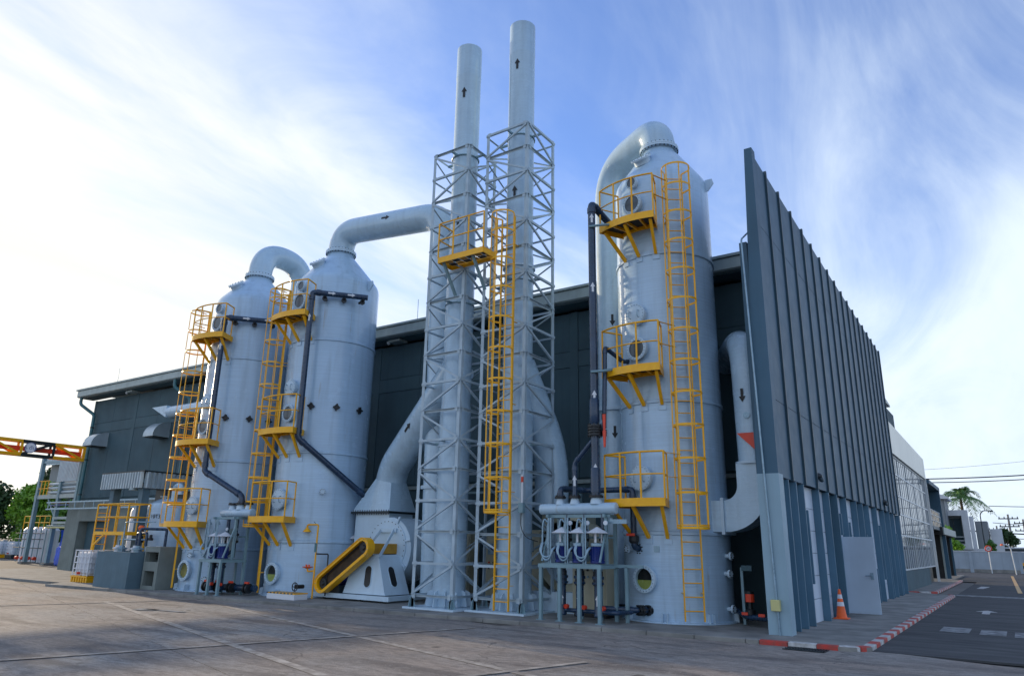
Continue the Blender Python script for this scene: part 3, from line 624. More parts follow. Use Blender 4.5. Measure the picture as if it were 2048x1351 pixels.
# T1/T2/T3 small fittings near the foot
def nozzle(T, c, r, th, z, R=.05, L=.18, mat='white_paint'):
    p = polar(c, th, r-.04, z); n = (polar(c, th, 1, 0)-V(c[0], c[1], 0)).normalized()
    o = MB().lathe(p, [(R, 0), (R, L-.03), (R*1.9, L-.03), (R*1.9, L+.02)], 18, n).build('nozzle', mat, T, smooth=35); bolts(o, p+n*L, n, R*1.6, 8, .012, .04, 'black'); return p+n*L
for T, c, r, ths in ((T3, C3, R3, ((-33, 1.72), (-36, .35), (78, 1.2), (80, .42), (82, 1.6))), (T1, C1, R1, ((10, 1.25), (34, .5))), (T2, C2, R2, ((76, .4), (52, 3.3)))):
    for th, z in ths: nozzle(T, c, r, th, z)
# ------------------------------------------------------------------ overhead ducts
def duct(name, pts, r, bend, label, flange_at=(), n=36, seg=14):
    T = thing(name, pts[0], label, 'duct')
    MB().tube(pts, r, n, bend, seg).build('pipe_run', 'frp_duct', T, smooth=50)
    for p, d in flange_at: MB().lathe(Vector(p)-Vector(d).normalized()*.05, [(r+.005, 0), (r+.09, 0), (r+.09, .045), (r+.075, .05), (r+.09, .055), (r+.09, .10), (r+.005, .10)], 36, d).build('flange', 'white_paint', T, smooth=30)
    return T
CAMP = Vector((0, 0, 1.75))
D1 = duct('overhead_duct', [(C1[0], C1[1], 11.78), (C1[0], C1[1], 12.88), (C1[0], 18.25, 12.88), (C1[0], 18.25, .3)], .45, 1.02, 'white gooseneck duct curving from the leftmost scrubber top down behind it', [((C1[0], 18.25, 6.0), (0, 0, 1))])
arrow(D1, (C1[0], 17.1, 12.84), (0, 1, -.0), (.8, -.2, .35), .45, .34)
D2 = duct('overhead_duct', [(C2[0], C2[1], 12.18), (C2[0], C2[1], 12.98), (-14.55, 17.05, 12.55), (-14.35, 17.15, .3)], .47, .95, 'long white duct running from the middle scrubber top across to the stacks', [((-14.4, 17.15, 7.4), (0, 0, 1)), ((-14.4, 17.15, 3.4), (0, 0, 1))])
arrow(D2, (-16.9, 16.97, 12.76), (1, .03, -.09), (.25, -1, .1), .475, .38)
arrow(D2, (-14.4, 17.15, 6.75), (0, 0, -1), (.1, -1, 0), .47, .36); arrow(D2, (-14.4, 17.15, 10.4), (0, 0, -1), (.1, -1, 0), .47, .36)
MB().lathe((-14.4, 17.0, 5.75), [(.30, 0), (.30, .55), (.37, .55), (.37, .62)], 24, (-1, -.25, 0)).build('branch_stub', 'frp_duct', D2, smooth=35)
D3 = duct('overhead_duct', [(C3[0], C3[1], 12.98), (C3[0], C3[1], 13.62), (-9.25, 18.85, 13.42), (-9.25, 18.85, .3)], .47, 1.15, 'fat white gooseneck duct from the right scrubber top down its left side', [((-9.25, 18.85, 5.6), (0, 0, 1))])
arrow(D3, (-8.25, 18.34, 13.50), (-.9, .46, -.08), (.3, -.6, .75), .475, .36)
arrow(D3, (-9.25, 18.85, 8.25), (0, 0, -1), (.42, -.9, 0), .47, .36); arrow(D3, (-9.25, 18.85, 4.9), (0, 0, -1), (.42, -.9, 0), .47, .36)
# duct coming out of the hall and bending into the right scrubber
D4 = thing('inlet_duct', (-4.93, 17.5, 2.4), 'white duct dropping from the hall and bending into the right scrubber foot', 'duct')
MB().tube([(-6.35, 20.3, 6.95), (-5.05, 17.75, 6.95), (-4.93, 17.5, 3.72)], .37, 32, .95, 12).build('pipe_run', 'frp_duct', D4, smooth=50)
arrow(D4, (-4.985, 17.61, 5.35), (0, 0, -1), (-.15, -1, 0), .372, .34)
MB().lathe((-4.93, 17.5, 3.70), [(.37, 0), (.44, 0), (.44, .06), (.37, .06)], 32).build('flange', 'white_paint', D4, smooth=30)
b = MB(); vs = []; fs = []; k = 12        # square elbow
w = .36
for i in range(k+1):
    a = rad(90*i/k); cx_, cz_ = -5.62, 3.2; ro_, ri_ = 1.06, .34
    if i == 0: pass
    for q, yy in ((ri_, -w), (ro_, -w), (ro_, w), (ri_, w)): vs.append((cx_+q*math.cos(a), 17.5+yy, cz_-q*math.sin(a)))
vs = [(x_, y_, 3.70) for x_, y_ in ((-5.28, 17.14), (-4.56, 17.14), (-4.56, 17.86), (-5.28, 17.86))]+vs+[(-6.4, 17.5-w, 3.2-.34), (-6.4, 17.5-w, 3.2-1.06), (-6.4, 17.5+w, 3.2-1.06), (-6.4, 17.5+w, 3.2-.34)]
nr_ = len(vs)//4
for i in range(nr_-1):
    for j in range(4): fs.append((4*i+j, 4*i+(j+1) % 4, 4*i+4+(j+1) % 4, 4*i+4+j))
fs += [(0, 1, 2, 3), tuple(4*(nr_-1)+j for j in (3, 2, 1, 0))]
b.add(vs, fs).build('square_elbow', 'frp_duct', D4, smooth=40)
MB().box((-5.69, 17.08, 2.08), (-5.62, 17.92, 2.92)).build('flange', 'white_paint', D4)
MB().prism([(-5.2, 17.12, 4.42), (-4.7, 17.12, 4.42), (-4.8, 17.12, 4.02)], (0, .012, 0)).build('red_marker', 'valve_red', D4)
MB().lathe((-4.97, 17.26, 4.85), [(.05, 0), (.05, .05), (.08, .05), (.08, .08)], 14, (0.2, -1, 0)).build('port', 'conduit', D4)
# ------------------------------------------------------------------ twin stacks and their lattice towers
def lattice(name, x0, y0, w, z1, label, dz=.782):
    T = thing(name, (x0, y0, PZ), label, 'lattice tower', 'lattice towers round the twin stacks')
    cs = [(x0, y0), (x0+w, y0), (x0+w, y0+w), (x0, y0+w)]
    MB().box((x0-.16, y0-.16, PZ), (x0+w+.16, y0+w+.16, PZ+.045)).build('base_plate', 'white_paint', T)
    for i, (x, y) in enumerate(cs):
        sx_ = 1 if i in (0, 3) else -1; sy_ = 1 if i < 2 else -1
        t = .012; a = .10
        MB().prism([(x, y, PZ+.045), (x+sx_*a, y, PZ+.045), (x+sx_*a, y+sy_*t, PZ+.045), (x+sx_*t, y+sy_*t, PZ+.045), (x+sx_*t, y+sy_*a, PZ+.045), (x, y+sy_*a, PZ+.045)], (0, 0, z1-PZ-.045)).build('leg', 'lattice_paint', T)
        for q in ((-.10*sx_, 0), (0, -.10*sy_), (.16*sx_, 0)):
            MB().prism([(x, y, PZ+.045), (x+q[0], y+q[1], PZ+.045), (x+q[0]*.6, y+q[1]*.6, PZ+.24), (x, y, PZ+.30)], (.012 if q[1] else 0, .012 if q[0] else 0, 0)).build('foot_gusset', 'steel_paint', T)
    n = int((z1-.43)/dz); zs_ = [.43+(z1-.05-.43)*i/n for i in range(n+1)]
    for f in range(4):
        (ax, ay), (bx, by) = cs[f], cs[(f+1) % 4]
        nx, ny = (by-ay)/w*.004, -(bx-ax)/w*.004
        ins = Vector(((bx-ax)/w*.05, (by-ay)/w*.05, 0))
        for i, z in enumerate(zs_):
            inst('cross_brace', 'angle', V(ax+nx, ay+ny, z)+ins*.2, V(bx+nx, by+ny, z)-ins*.2, .066, .066, 'lattice_paint', T, upv=(0, 0, 1) if i % 2 else (0, 0, -1))
            if f < 2:
                for e_, k_ in ((V(ax, ay, z), 1), (V(bx, by, z), -1)):
                    g_ = e_+ins*2.1*k_+V(nx*6, ny*6, -.065); bar('gusset_plate', g_, g_+V(0, 0, .13), .10 if f == 0 else .008, .008 if f == 0 else .10, 'lattice_paint', T, upv=(0, 1, 0))
            if i < n:
                p, q = V(ax+nx*4, ay+ny*4, z+.05)+ins, V(bx+nx*4, by+ny*4, zs_[i+1]-.05)-ins
                if (i+f) % 2: p.z, q.z = q.z, p.z
                inst('diagonal_brace', 'angle', p, q, .052, .052, 'lattice_paint', T)
    for z in (zs_[int(n*.33)], zs_[int(n*.66)], zs_[-1]):      # ring that steadies the stack
        MB().tube([(x0+w/2+(.43)*math.cos(t), y0+w/2+.43*math.sin(t), z) for t in [i*math.pi/12 for i in range(24)]], .022, 6, closed=True).build('guide_ring', 'steel_paint', T)
        for a, e in (((x0, y0+w/2), (x0+w/2-.43, y0+w/2)), ((x0+w, y0+w/2), (x0+w/2+.43, y0+w/2)), ((x0+w/2, y0), (x0+w/2, y0+w/2-.43)), ((x0+w/2, y0+w), (x0+w/2, y0+w/2+.43))):
            bar('guide_arm', (*a, z), (*e, z), .06, .06, 'steel_paint', T)
    return T
LT = lattice('lattice_tower', -13.68, 15.33, 1.42, 13.66, 'grey steel lattice tower round the shorter left stack')
RT = lattice('lattice_tower', -11.87, 15.70, 1.52, 14.0, 'grey steel lattice tower round the taller right stack')
def stack(c, z1, r, label, arrows):
    T = thing('exhaust_stack', (c[0], c[1], PZ+.05), label, 'exhaust stack', 'twin white exhaust stacks')
    b = MB().lathe((c[0], c[1], PZ+.05), [(r+.05, 0), (r+.05, 5.2), (r+.02, 5.5), (r+.02, 9.8), (r, 9.9), (r, z1-1.25-PZ), (r+.012, z1-1.2-PZ), (r+.012, z1-1.16-PZ), (r+.010, z1-1.12-PZ), (r+.010, z1-PZ-.05), (r-.02, z1-PZ-.05), (r-.02, z1-PZ-1.2)], 48)
    b.build('shell', 'frp_duct', T, smooth=32)
    for i in range(12):
        th = i*30; q = polar(c, th, r+.04, PZ+.06); d = (polar(c, th, 1, 0)-V(c[0], c[1], 0)).normalized(); s = d.cross(V(0, 0, 1))*.008
        MB().prism([q+s, q+s+d*.20, q+s+d*.13+V(0, 0, .36), q+s+V(0, 0, .42)], -2*s).build('base_gusset', 'white_paint', T)
    for z, th in arrows: arrow(T, (c[0], c[1], z), (0, 0, 1), polar((0, 0), th, 1, 0), r+.012, .38)
    for z in (4.4, 9.6): MB().lathe((c[0], c[1], z), [(r+.03, 0), (r+.075, 0), (r+.075, .06), (r+.03, .06)], 40).build('band', 'white_paint', T)
    return T
S1C, S2C = (-12.97, 16.04), (-11.11, 16.46)
ST1 = stack(S1C, 17.76, .405, 'shorter white exhaust stack, left of the pair', ((15.9, 20), (11.3, 16), (7.6, 24)))
ST2 = stack(S2C, 18.13, .41, 'taller white exhaust stack, right of the pair', ((16.5, 12), (12.0, 10), (8.5, 20)))
# yellow landing and caged ladder on the stacks
LP = thing('stack_platform', (-11.9, 15.1, 9.6), 'yellow landing with handrails high on the front of the lattice towers', 'platform')
x0, x1, y0, y1, z = -12.75, -11.12, 14.68, 15.32, 9.72
for a, e in (((x0, y0), (x1, y0)), ((x0, y1), (x1, y1)), ((x0, y0), (x0, y1)), ((x1, y0), (x1, y1))): bar('edge_beam', (*a, z-.08), (*e, z-.08), .022, .17, 'yellow', LP)
for i in range(6):
    for j in range(3):
        xa, ya = x0+.02+(x1-x0-.04)*i/6, y0+.02+(y1-y0-.04)*j/3
        MB().box((xa+.02, ya+.02, z-.05), (xa+(x1-x0-.04)/6-.02, ya+(y1-y0-.04)/3-.02, z-.03)).build('grating', 'yellow_dark' if (i+j) % 2 else 'grating', LP)
for x in [x0+(x1-x0)*i/3 for i in range(4)]: rod('rail_post', (x, y0, z), (x, y0, z+1.08), .024, 'yellow', LP)
for x in (x0, x1): rod('rail_post', (x, y1, z), (x, y1, z+1.08), .024, 'yellow', LP)
for zz in (1.08, .56): MB().tube([(x0, y1, z+zz), (x0, y0, z+zz), (x1, y0, z+zz)], .022, 8, .08).build('handrail', 'yellow', LP, smooth=60)
for x in (x0+.12, x1-.45): bar('bracket', (x, y0+.1, z-.1), (x+.05, y1+.03, z-1.0), .07, .07, 'steel_paint', LP)
SL = thing('caged_ladder', (-10.88, 15.5, PZ), 'tall yellow caged ladder up the front of the right lattice tower', 'ladder')
ladder(SL, (-10.86, 15.52), (0, -1), PZ+.08, 10.85, cage0=2.55, cage1=10.85, hoop=.86, cr=.33, standoff=.18)
# ------------------------------------------------------------------ blower with belt guard
BL = thing('blower', (-16.6, 16.6, PZ), 'white centrifugal blower with pedestal left of the lattice towers', 'blower')
bz = 1.66; bx = -16.28; yf, yb = 17.0, 18.1
pts = []
for i in range(37):                        # scroll: radius grows towards the outlet at upper left
    a = rad(150-300*i/36) if False else rad(90-270*i/36)
    rr = .86+.36*(i/36)
    pts.append((bx+rr*math.cos(a), yf, bz+rr*math.sin(a)))
pts += [(-17.74, yf, bz+.1), (-17.74, yf, 2.66), (bx, yf, 2.66)]
MB().prism(pts, (0, yb-yf, 0)).build('scroll_housing', 'white_paint', BL, smooth=25, bevel=.0)
cp = MB().lathe((bx, yf, bz), [(.80, 0), (.80, .03), (.70, .035)], 48, (0, -1, 0)).build('cover_plate', 'white_paint', BL, smooth=30); bolts(cp, (bx, yf-.03, bz), (0, -1, 0), .75, 30, .014, .015, 'dark_metal')
for i in range(5):
    a = rad(60-48*i); bar('stiffener', (bx+.8*math.cos(a), yf-.03, bz+.8*math.sin(a)), (bx+1.02*math.cos(a), yf-.03, bz+1.02*math.sin(a)), .05, .05, 'white_paint', BL)
for yy in (yf+.02, yb-.02): MB().tube([(p[0], yy, p[2]) for p in pts], .022, 6, closed=True).build('rim', 'white_paint', BL, smooth=60)
MB().lathe((bx, yb, bz), [(.62, 0), (.62, .3), (.7, .3), (.7, .36)], 32, (0, 1, 0)).build('inlet_collar', 'frp_duct', BL, smooth=30)
fl_ = MB().box((-17.86, yf-.12, 2.66), (-16.18, yb+.12, 2.72)).build('outlet_flange', 'dark_metal', BL)
for i in range(16): rod('flange_bolt', (-17.8+.105*i, yf-.08, 2.62), (-17.8+.105*i, yf-.08, 2.77), .012, 'dark_metal', fl_)
# pedestal (hollow-looking trapezoid with slotted holes)
pb = [(-16.98, 15.95), (-15.24, 15.95), (-15.24, 17.0), (-16.98, 17.0)]; pt = [(-16.62, 16.05), (-15.70, 16.05), (-15.70, 16.98), (-16.62, 16.98)]
ped = MB().hexa([(*p, .30) for p in pb]+[(*p, 1.42) for p in pt]).build('pedestal', 'white_paint', BL, bevel=.01)
def slot(o, u, v, n, w_, h_):
    o, u, v, n = map(Vector, (o, u, v, n)); u.normalize(); v.normalize(); n.normalize(); P = []
    for i in range(20):
        t = 2*math.pi*i/20; P.append(o+u*w_*math.cos(t)+v*((h_-w_)*(1 if math.sin(t) > 0 else -1)+w_*math.sin(t))+n*.004)
    MB().prism(P, n*.008).build('slot_opening', 'black', ped)
    MB().tube([p+n*.008 for p in P], .012, 5, closed=True).build('slot_rim', 'white_paint', ped)
slot((-16.0, 15.995, .80), (1, 0, 0), (0, .1, 1.12), (0, -1, .09), .14, .31)
slot((-15.455, 16.45, .80), (0, 1, 0), (-.46, 0, 1.12), (1, 0, .41), .14, .31)
MB().box((-16.45, 15.9, 1.44), (-15.82, 17.0, 1.74)).build('bearing_block', 'yellow_dark', BL, bevel=.015)
for x in (-16.4, -15.62):
    bar('strut', (x, 16.02, 1.36), (x-.1 if x < -16 else x-.35, yf-.03, 2.18), .09, .03, 'white_paint', BL, upv=(1, 0, 0))
MB().box((-16.55, yf-.10, 2.08), (-15.85, yf-.03, 2.20)).build('name_board', 'white_paint', BL)
for y in (15.9, 16.95): bar('base_rail', (-18.15, y, .22), (-15.0, y, .22), .09, .13, 'white_paint', BL)
for x in (-18.1, -16.9, -15.15): bar('base_beam', (x, 15.85, .215), (x, 18.2, .215), .12, .13, 'white_paint', BL)
for x in (-17.7, -16.1, -15.2):
    for y in (15.9, 16.95): MB().tube([(x+.045*math.cos(t), y+.045*math.sin(t), PZ+.006+.0045*i/2) for i, t in enumerate([j*math.pi/4 for j in range(24)])], .008, 5).build('spring_foot', 'black', BL)
# belt guard
BG = thing('belt_guard', (-16.8, 15.7, .3), 'yellow stadium-shaped belt guard slanting in front of the blower', 'belt guard')
pA, pB, rg = V(-17.57, 15.72, .56), V(-15.95, 15.72, 1.62), .285
dd = (pB-pA).normalized(); nn = V(-dd.z, 0, dd.x)
def stadium(r, y):
    P = []
    for i in range(13): a = math.pi*i/12; P.append(pB+nn*r*math.cos(a)+dd*r*math.sin(a)+V(0, y, 0))
    for i in range(13): a = math.pi*i/12; P.append(pA-nn*r*math.cos(a)-dd*r*math.sin(a)+V(0, y, 0))
    return P
o_, i_ = stadium(rg, -.12), stadium(rg-.095, -.12); o2, i2 = stadium(rg, .14), stadium(rg-.095, .14); k = len(o_); fs = []
for i in range(k):
    j = (i+1) % k; fs += [(i, j, k+j, k+i), (i, 2*k+i, 2*k+j, j), (k+i, k+j, 3*k+j, 3*k+i), (2*k+i, 3*k+i, 3*k+j, 2*k+j)]
MB().add(o_+i_+o2+i2, fs).build('guard_rim', 'yellow', BG, smooth=30)
MB().tube(stadium(rg-.012, -.128), .016, 6, closed=True).build('rim_bead', 'yellow', BG)
MB().prism(stadium(rg-.09, .02), (0, .012, 0)).build('mesh_panel', 'belt', BG)
for p, r in ((pA, .15), (pB, .17)):
    o = MB().lathe(p+V(0, .01, 0), [(r, 0), (r, .05), (r*.5, .05), (r*.3, .09)], 24, (0, -1, 0)).build('pulley', 'black', BG, smooth=35)
for s in (-1, 1): bar('belt', pA+nn*s*.15+V(0, -.01, 0), pB+nn*s*.165+V(0, -.01, 0), .05, .012, 'black', BG, upv=(0, 1, 0))
MB().box((-17.95, 15.85, .29), (-17.05, 16.75, .5)).build('motor_slide', 'dark_metal', BG)
MB().lathe((-17.57, 15.9, .66), [(.20, 0), (.22, .05), (.22, .65), (.2, .7), (.1, .75)], 20, (0, 1, 0)).build('drive_motor', 'motor_blue', BG, smooth=35)
for i in range(26):
    if i % 3 == 0: MB().lathe(stadium(rg-.045, -.122)[i], [(.012, 0), (.012, .012)], 6, (0, -1, 0)).build('rim_bolt', 'conduit', BG)
# discharge: square-to-round piece and slanting duct into the left stack
DD = thing('discharge_duct', (-16.98, 17.55, 2.73), 'white discharge duct rising from the blower and slanting into the left stack', 'duct')
ctr = V(-16.75, 17.5, 3.72); rd = .50; vs = []; fs = []; n = 32
axis = V(.22, -.05, .97).normalized(); ua = V(1, 0, -.22).normalized(); ub = axis.cross(ua)
for i in range(n):
    t = 2*math.pi*i/n; cx_, sy_ = math.cos(t), math.sin(t); m_ = max(abs(cx_), abs(sy_)); vs.append((-17.02+.82*cx_/m_, 17.55+.63*sy_/m_, 2.73))
for i in range(n):
    t = 2*math.pi*i/n; vs.append(ctr+(ua*math.cos(t)+ub*math.sin(t))*rd)
for i in range(n): fs.append((i, (i+1) % n, n+(i+1) % n, n+i))
MB().add(vs, fs).build('transition', 'frp_duct', DD, smooth=22)
MB().tube([ctr-axis*.03, ctr+axis*.42, V(-12.97, 16.10, 6.75)], .50, 36, .5, 10).build('pipe_run', 'frp_duct', DD, smooth=50)
va = (V(-12.97, 16.10, 6.75)-(ctr+axis*.42)).normalized(); arrow(DD, ctr+axis*.42+va*2.1, va, (.35, -.9, .25), .50, .42)
# second blower behind the right stack
B2 = thing('blower', (-9.6, 17.9, PZ), 'second blower half hidden behind the right stack and pump skid', 'blower')
MB().lathe((-10.1, 17.5, 1.5), [(.95, 0), (.95, .9)], 40, (0, 1, 0)).build('scroll_housing', 'cream', B2, smooth=30)
MB().box((-10.9, 17.5, 1.5), (-9.7, 18.4, 2.7)).build('outlet_neck', 'cream', B2); MB().box((-11.0, 17.0, .1), (-9.2, 18.4, .6)).build('pedestal', 'white_paint', B2)
MB().lathe((-10.1, 17.48, 1.5), [(.7, 0), (.7, .05)], 40, (0, -1, 0)).build('cover_plate', 'white_paint', B2)
DD2 = thing('discharge_duct', (-10.35, 17.9, 2.7), 'white bent duct joining the right stack from the hidden blower', 'duct')
MB().tube([(-10.66, 17.6, 2.7), (-10.64, 17.6, 4.3), (-11.1, 16.5, 6.7)], .48, 36, .9, 12).build('pipe_run', 'frp_duct', DD2, smooth=50)
#==SKIDS==
# ------------------------------------------------------------------ pump skids
def pump_skid(x0, y0, w, d, zt_, zh, px, label, hx0, hx1, hy, side_right=True, group='pump skids at the towers'):
    """table frame with vertical pumps, header pipe on top; x0,y0 front-left corner"""
    T = thing('pump_skid', (x0, y0, PZ), label, 'pump skid', group)
    nf = len(px)+1
    xs = [x0+w*i/(nf-1) for i in range(nf)]
    for x in xs:
        bar('leg', (x, y0, PZ), (x, y0, zt_), .075, .075, 'steel_paint', T); bar('foot_plate', (x, y0, PZ), (x, y0, PZ+.015), .17, .15, 'steel_paint', T)
    for x in (xs[0], xs[-1]+.0):
        bar('leg', (x, y0+d, PZ), (x, y0+d, zh-.16), .075, .075, 'steel_paint', T)
        bar('table_beam', (x, y0+.04, zt_-.001), (x, y0+d, zt_-.001), .07, .08, 'steel_paint', T)
    for x in xs[1:-1]: bar('leg', (x+.12, y0+d, PZ), (x+.12, y0+d, zt_), .06, .06, 'steel_paint', T)
    for y in (y0, y0+d): bar('table_beam', (x0-.06, y, zt_), (x0+w+.06, y, zt_), .085, .085, 'steel_paint', T)
    bar('bottom_rail', (x0, y0+d, .28), (x0+w, y0+d, .28), .06, .06, 'cream', T)
    MB().box((x0-.02, y0+.05, zt_+.045), (x0+w+.02, y0+d-.05, zt_+.06)).build('table_plate', 'steel_paint', T)
    for x in (x0, x0+w):
        bar('post', (x, y0+d*.45, zt_+.06), (x, y0+d*.45, zh-.14), .07, .07, 'steel_paint', T)
        bar('brace', (x, y0+d*.05, zt_+.1), (x, y0+d*.42, zh-.5), .04, .04, 'steel_paint', T)
        bar('top_beam', (x, y0+d*.3, zh-.17), (x, y0+d+.02, zh-.17), .06, .07, 'steel_paint', T)
    bar('top_beam', (x0-.05, y0+d*.45, zh-.175), (x0+w+.12, y0+d*.45, zh-.175), .07, .07, 'steel_paint', T)
    MB().box((x0+.1, y0+d*.93, zt_+.1), (x0+w*.55, y0+d*.97, zh-.5)).build('junction_panel', 'steel_paint', T, bevel=.008)
    bar('mid_beam', (x0, y0+d*.9, (zt_+zh)/2), (x0+w, y0+d*.9, (zt_+zh)/2), .05, .05, 'steel_paint', T)
    H = MB().lathe((hx0, hy, zh), [(.10, -.015), (.13, 0), (.135, .01), (.135, hx1-hx0-.01), (.13, hx1-hx0), (.10, hx1-hx0+.015)], 28, (1, 0, 0)).build('header_pipe', 'frp_duct', T, smooth=40)
    for i, x in enumerate(px):
        yy = y0+.26
        m = MB().lathe((x, yy, zt_+.07), [(.10, 0), (.17, .01), (.17, .06), (.15, .08), (.15, .36), (.16, .38)], 24).build('pump_motor', 'motor_blue', T, smooth=35)
        for k in range(10):
            t = k*math.pi/5; bar('cooling_fin', (x+.155*math.cos(t), yy+.155*math.sin(t), zt_+.16), (x+.155*math.cos(t), yy+.155*math.sin(t), zt_+.42), .012, .03, 'motor_blue', m)
        MB().lathe((x, yy, zt_+.46), [(.16, 0), (.16, .06), (.12, .07)], 24).build('fan_cover', 'conduit', m, smooth=35)
        for k in range(3):
            t = k*2*math.pi/3+.6; rod('cowl_stay', (x+.10*math.cos(t), yy+.10*math.sin(t), zt_+.54), (x+.10*math.cos(t), yy+.10*math.sin(t), zt_+.77), .022, 'sign_white', m)
        MB().lathe((x, yy, zt_+.745), [(.255, 0), (.262, .012), (.02, .145)], 28).build('rain_cowl', 'sign_white', m, smooth=20)
        MB().box((x-.24, yy-.10, zt_+.32), (x-.14, yy+.02, zt_+.44)).build('terminal_box', 'black', m, bevel=.01)
        # pump below the table
        p = MB().lathe((x, yy, .22), [(.09, 0), (.11, .03), (.09, .1), (.09, .70), (.14, .70), (.14, .75), (.10, .76), (.10, .81), (.14, .82), (.14, .88), (.09, .89), (.09, zt_-.24)], 20).build('pump_column', 'pvc', T, smooth=30)
        bolts(p, (x, yy, 1.05), (0, 0, 1), .10, 8, .014, .16, 'black'); arrow(p, (x, yy, .58), (0, 0, 1), (.3, -1, 0), .092, .24, 'arrow_white')
        o = MB().lathe((x+.16, yy-.03, .42), [(.05, 0), (.05, .10)], 12, (0, -1, 0)).build('valve_cap', 'valve_red', p)
        # riser to the header
        xr = x+.08; MB().tube([(x, yy+.1, zt_+.2), (xr, hy-.02, zt_+.3), (xr, hy, zh-.1)], .055, 12, .15).build('riser', 'pvc', T, smooth=60)
        vb = MB().lathe((xr, hy, zt_+.55), [(.06, 0), (.10, .02), (.10, .08), (.075, .09), (.075, .22), (.10, .23), (.10, .29), (.06, .31)], 16).build('check_valve', 'black', T, smooth=30); bolts(vb, (xr, hy, zt_+.70), (0, 0, 1), .085, 8, .012, .14, 'conduit')
        gg = MB().lathe((xr+.13, hy-.10, zt_+.98), [(.055, 0), (.06, .01), (.06, .035)], 18, (.2, -1, .1)).build('pressure_gauge', 'conduit', T, smooth=30); MB().lathe((xr+.135, hy-.138, zt_+.984), [(.05, 0), (.05, .003)], 18, (.2, -1, .1)).build('gauge_face', 'sign_white', gg)
        rod('gauge_stem', (xr+.12, hy-.07, zt_+.8), (xr+.13, hy-.09, zt_+.95), .012, 'conduit', T)
        for e in (-.30, -.24): rod('conduit_pipe', (x+e, yy-.14, zt_+.06), (x+e, yy-.14, zh-.22), .022, 'conduit', T)
        # flexible conduits: two grey loops on the left of every motor
        for e in (0, .07):
            cxx = x-.34+e
            MB().tube([(cxx-.06, yy-.02, zh-.32-e), (cxx-.14+e, yy-.04, zh-.22-e), (cxx-.18+e, yy-.05, zh-.40), (cxx-.18+e, yy-.06, zt_+.40)], .024, 8, .08).build('conduit_pipe', 'conduit', T, smooth=60)
            xl, xr2 = x-.47-e*.4, x-.17+e*.3; xm = (xl+xr2)/2; hw = (xr2-xl)/2; q = .24-e
            P = [(xl, yy-.12, zt_+.52)]+[(xm-hw*math.cos(a), yy-.20, zt_+.36-q*math.sin(a)) for a in [k*math.pi/10 for k in range(11)]]+[(xr2+.02, yy-.10, zt_+.42)]
            MB().tube(P, .023, 8).build('flexible_conduit', 'conduit', T, smooth=60)
    return T
def header_cone(T, x, y, z, r):
    o = MB().lathe((x, y, z), [(r+.07, 0), (r+.03, .15), (r+.05, .15)], 20).build('header_nozzle', 'white_paint', T, smooth=30); MB().lathe((x, y, z+.15), [(r+.09, 0), (r+.09, .05)], 20).build('nozzle_flange', 'black', o); bolts(o, (x, y, z+.19), (0, 0, 1), r+.055, 8, .014, .04, 'black')
SK3 = pump_skid(-9.48, 15.18, 1.55, .85, 1.31, 2.63, (-9.05, -8.58, -8.10), 'three-pump skid with blue motors beside the right scrubber', -9.72, -7.66, 15.58)
for x, r in ((-9.18, .05), (-8.77, .06), (-8.19, .085)): header_cone(SK3, x, 15.58, 2.73, r)
bar('side_leg', (-7.62, 15.95, PZ), (-7.62, 15.95, 1.33), .07, .07, 'steel_paint', SK3); bar('side_beam', (-7.95, 15.95, 1.33), (-7.2, 15.95, 1.33), .07, .07, 'steel_paint', SK3)
MB().box((-7.9, 15.6, 2.28), (-7.42, 15.68, 2.38)).build('nameplate_box', 'conduit', SK3)
SK1 = pump_skid(-21.75, 14.25, 1.05, .85, 1.12, 2.62, (-21.48, -21.02), 'two-pump skid with blue motors in front of the leftmost scrubber', -21.75, -20.2, 14.85)
for x, r in ((-21.3, .05), (-20.85, .085), (-20.45, .05)): header_cone(SK1, x, 14.85, 2.72, r)
SK2 = pump_skid(-18.75, 17.0, 1.05, .85, 1.12, 2.75, (-18.45, -18.0), 'two-pump skid half hidden behind the yellow belt guard', -18.8, -17.3, 17.5)
for x, r in ((-18.4, .05), (-18.0, .085)): header_cone(SK2, x, 17.5, 2.85, r)
# ------------------------------------------------------------------ navy process pipes
def pvc_pipe(pts, r, label, bend=.0, arrows=(), collars=True, flanges=()):
    T = thing('process_pipe', pts[0], label, 'pipe', 'navy plastic process pipes')
    MB().tube(pts, r, 18, bend or r*1.3, 6).build('pipe_run', 'pvc', T, smooth=60)
    for i in range(1, len(pts)-1):
        p = Vector(pts[i])
        for q in (pts[i-1], pts[i+1]):
            d = (Vector(q)-p).normalized(); MB().lathe(p+d*r*1.5, [(r*1.18, 0), (r*1.18, r*1.4), (r, r*1.5)], 18, d).build('elbow_socket', 'pvc', T, smooth=40)
    for p, d in flanges:
        f = MB().lathe(Vector(p)-Vector(d).normalized()*.06, [(r, 0), (r*1.8, 0), (r*1.8, .05), (r*1.2, .052), (r*1.2, .07), (r*1.8, .072), (r*1.8, .12), (r, .12)], 20, d).build('flange', 'black', T, smooth=30); bolts(f, p, d, r*1.6, 8, .016, .10, 'black')
    for p, d, n in arrows: arrow(T, p, d, n, r+.001, .26, 'arrow_white')
    return T
def top_header(c, r, z, th, l0, l1):
    n = polar((0, 0), th, 1, 0); t = V(math.cos(rad(th)), math.sin(rad(th)), 0)
    return [V(c[0], c[1], z)+n*r+t*l for l in (l0, l1)]
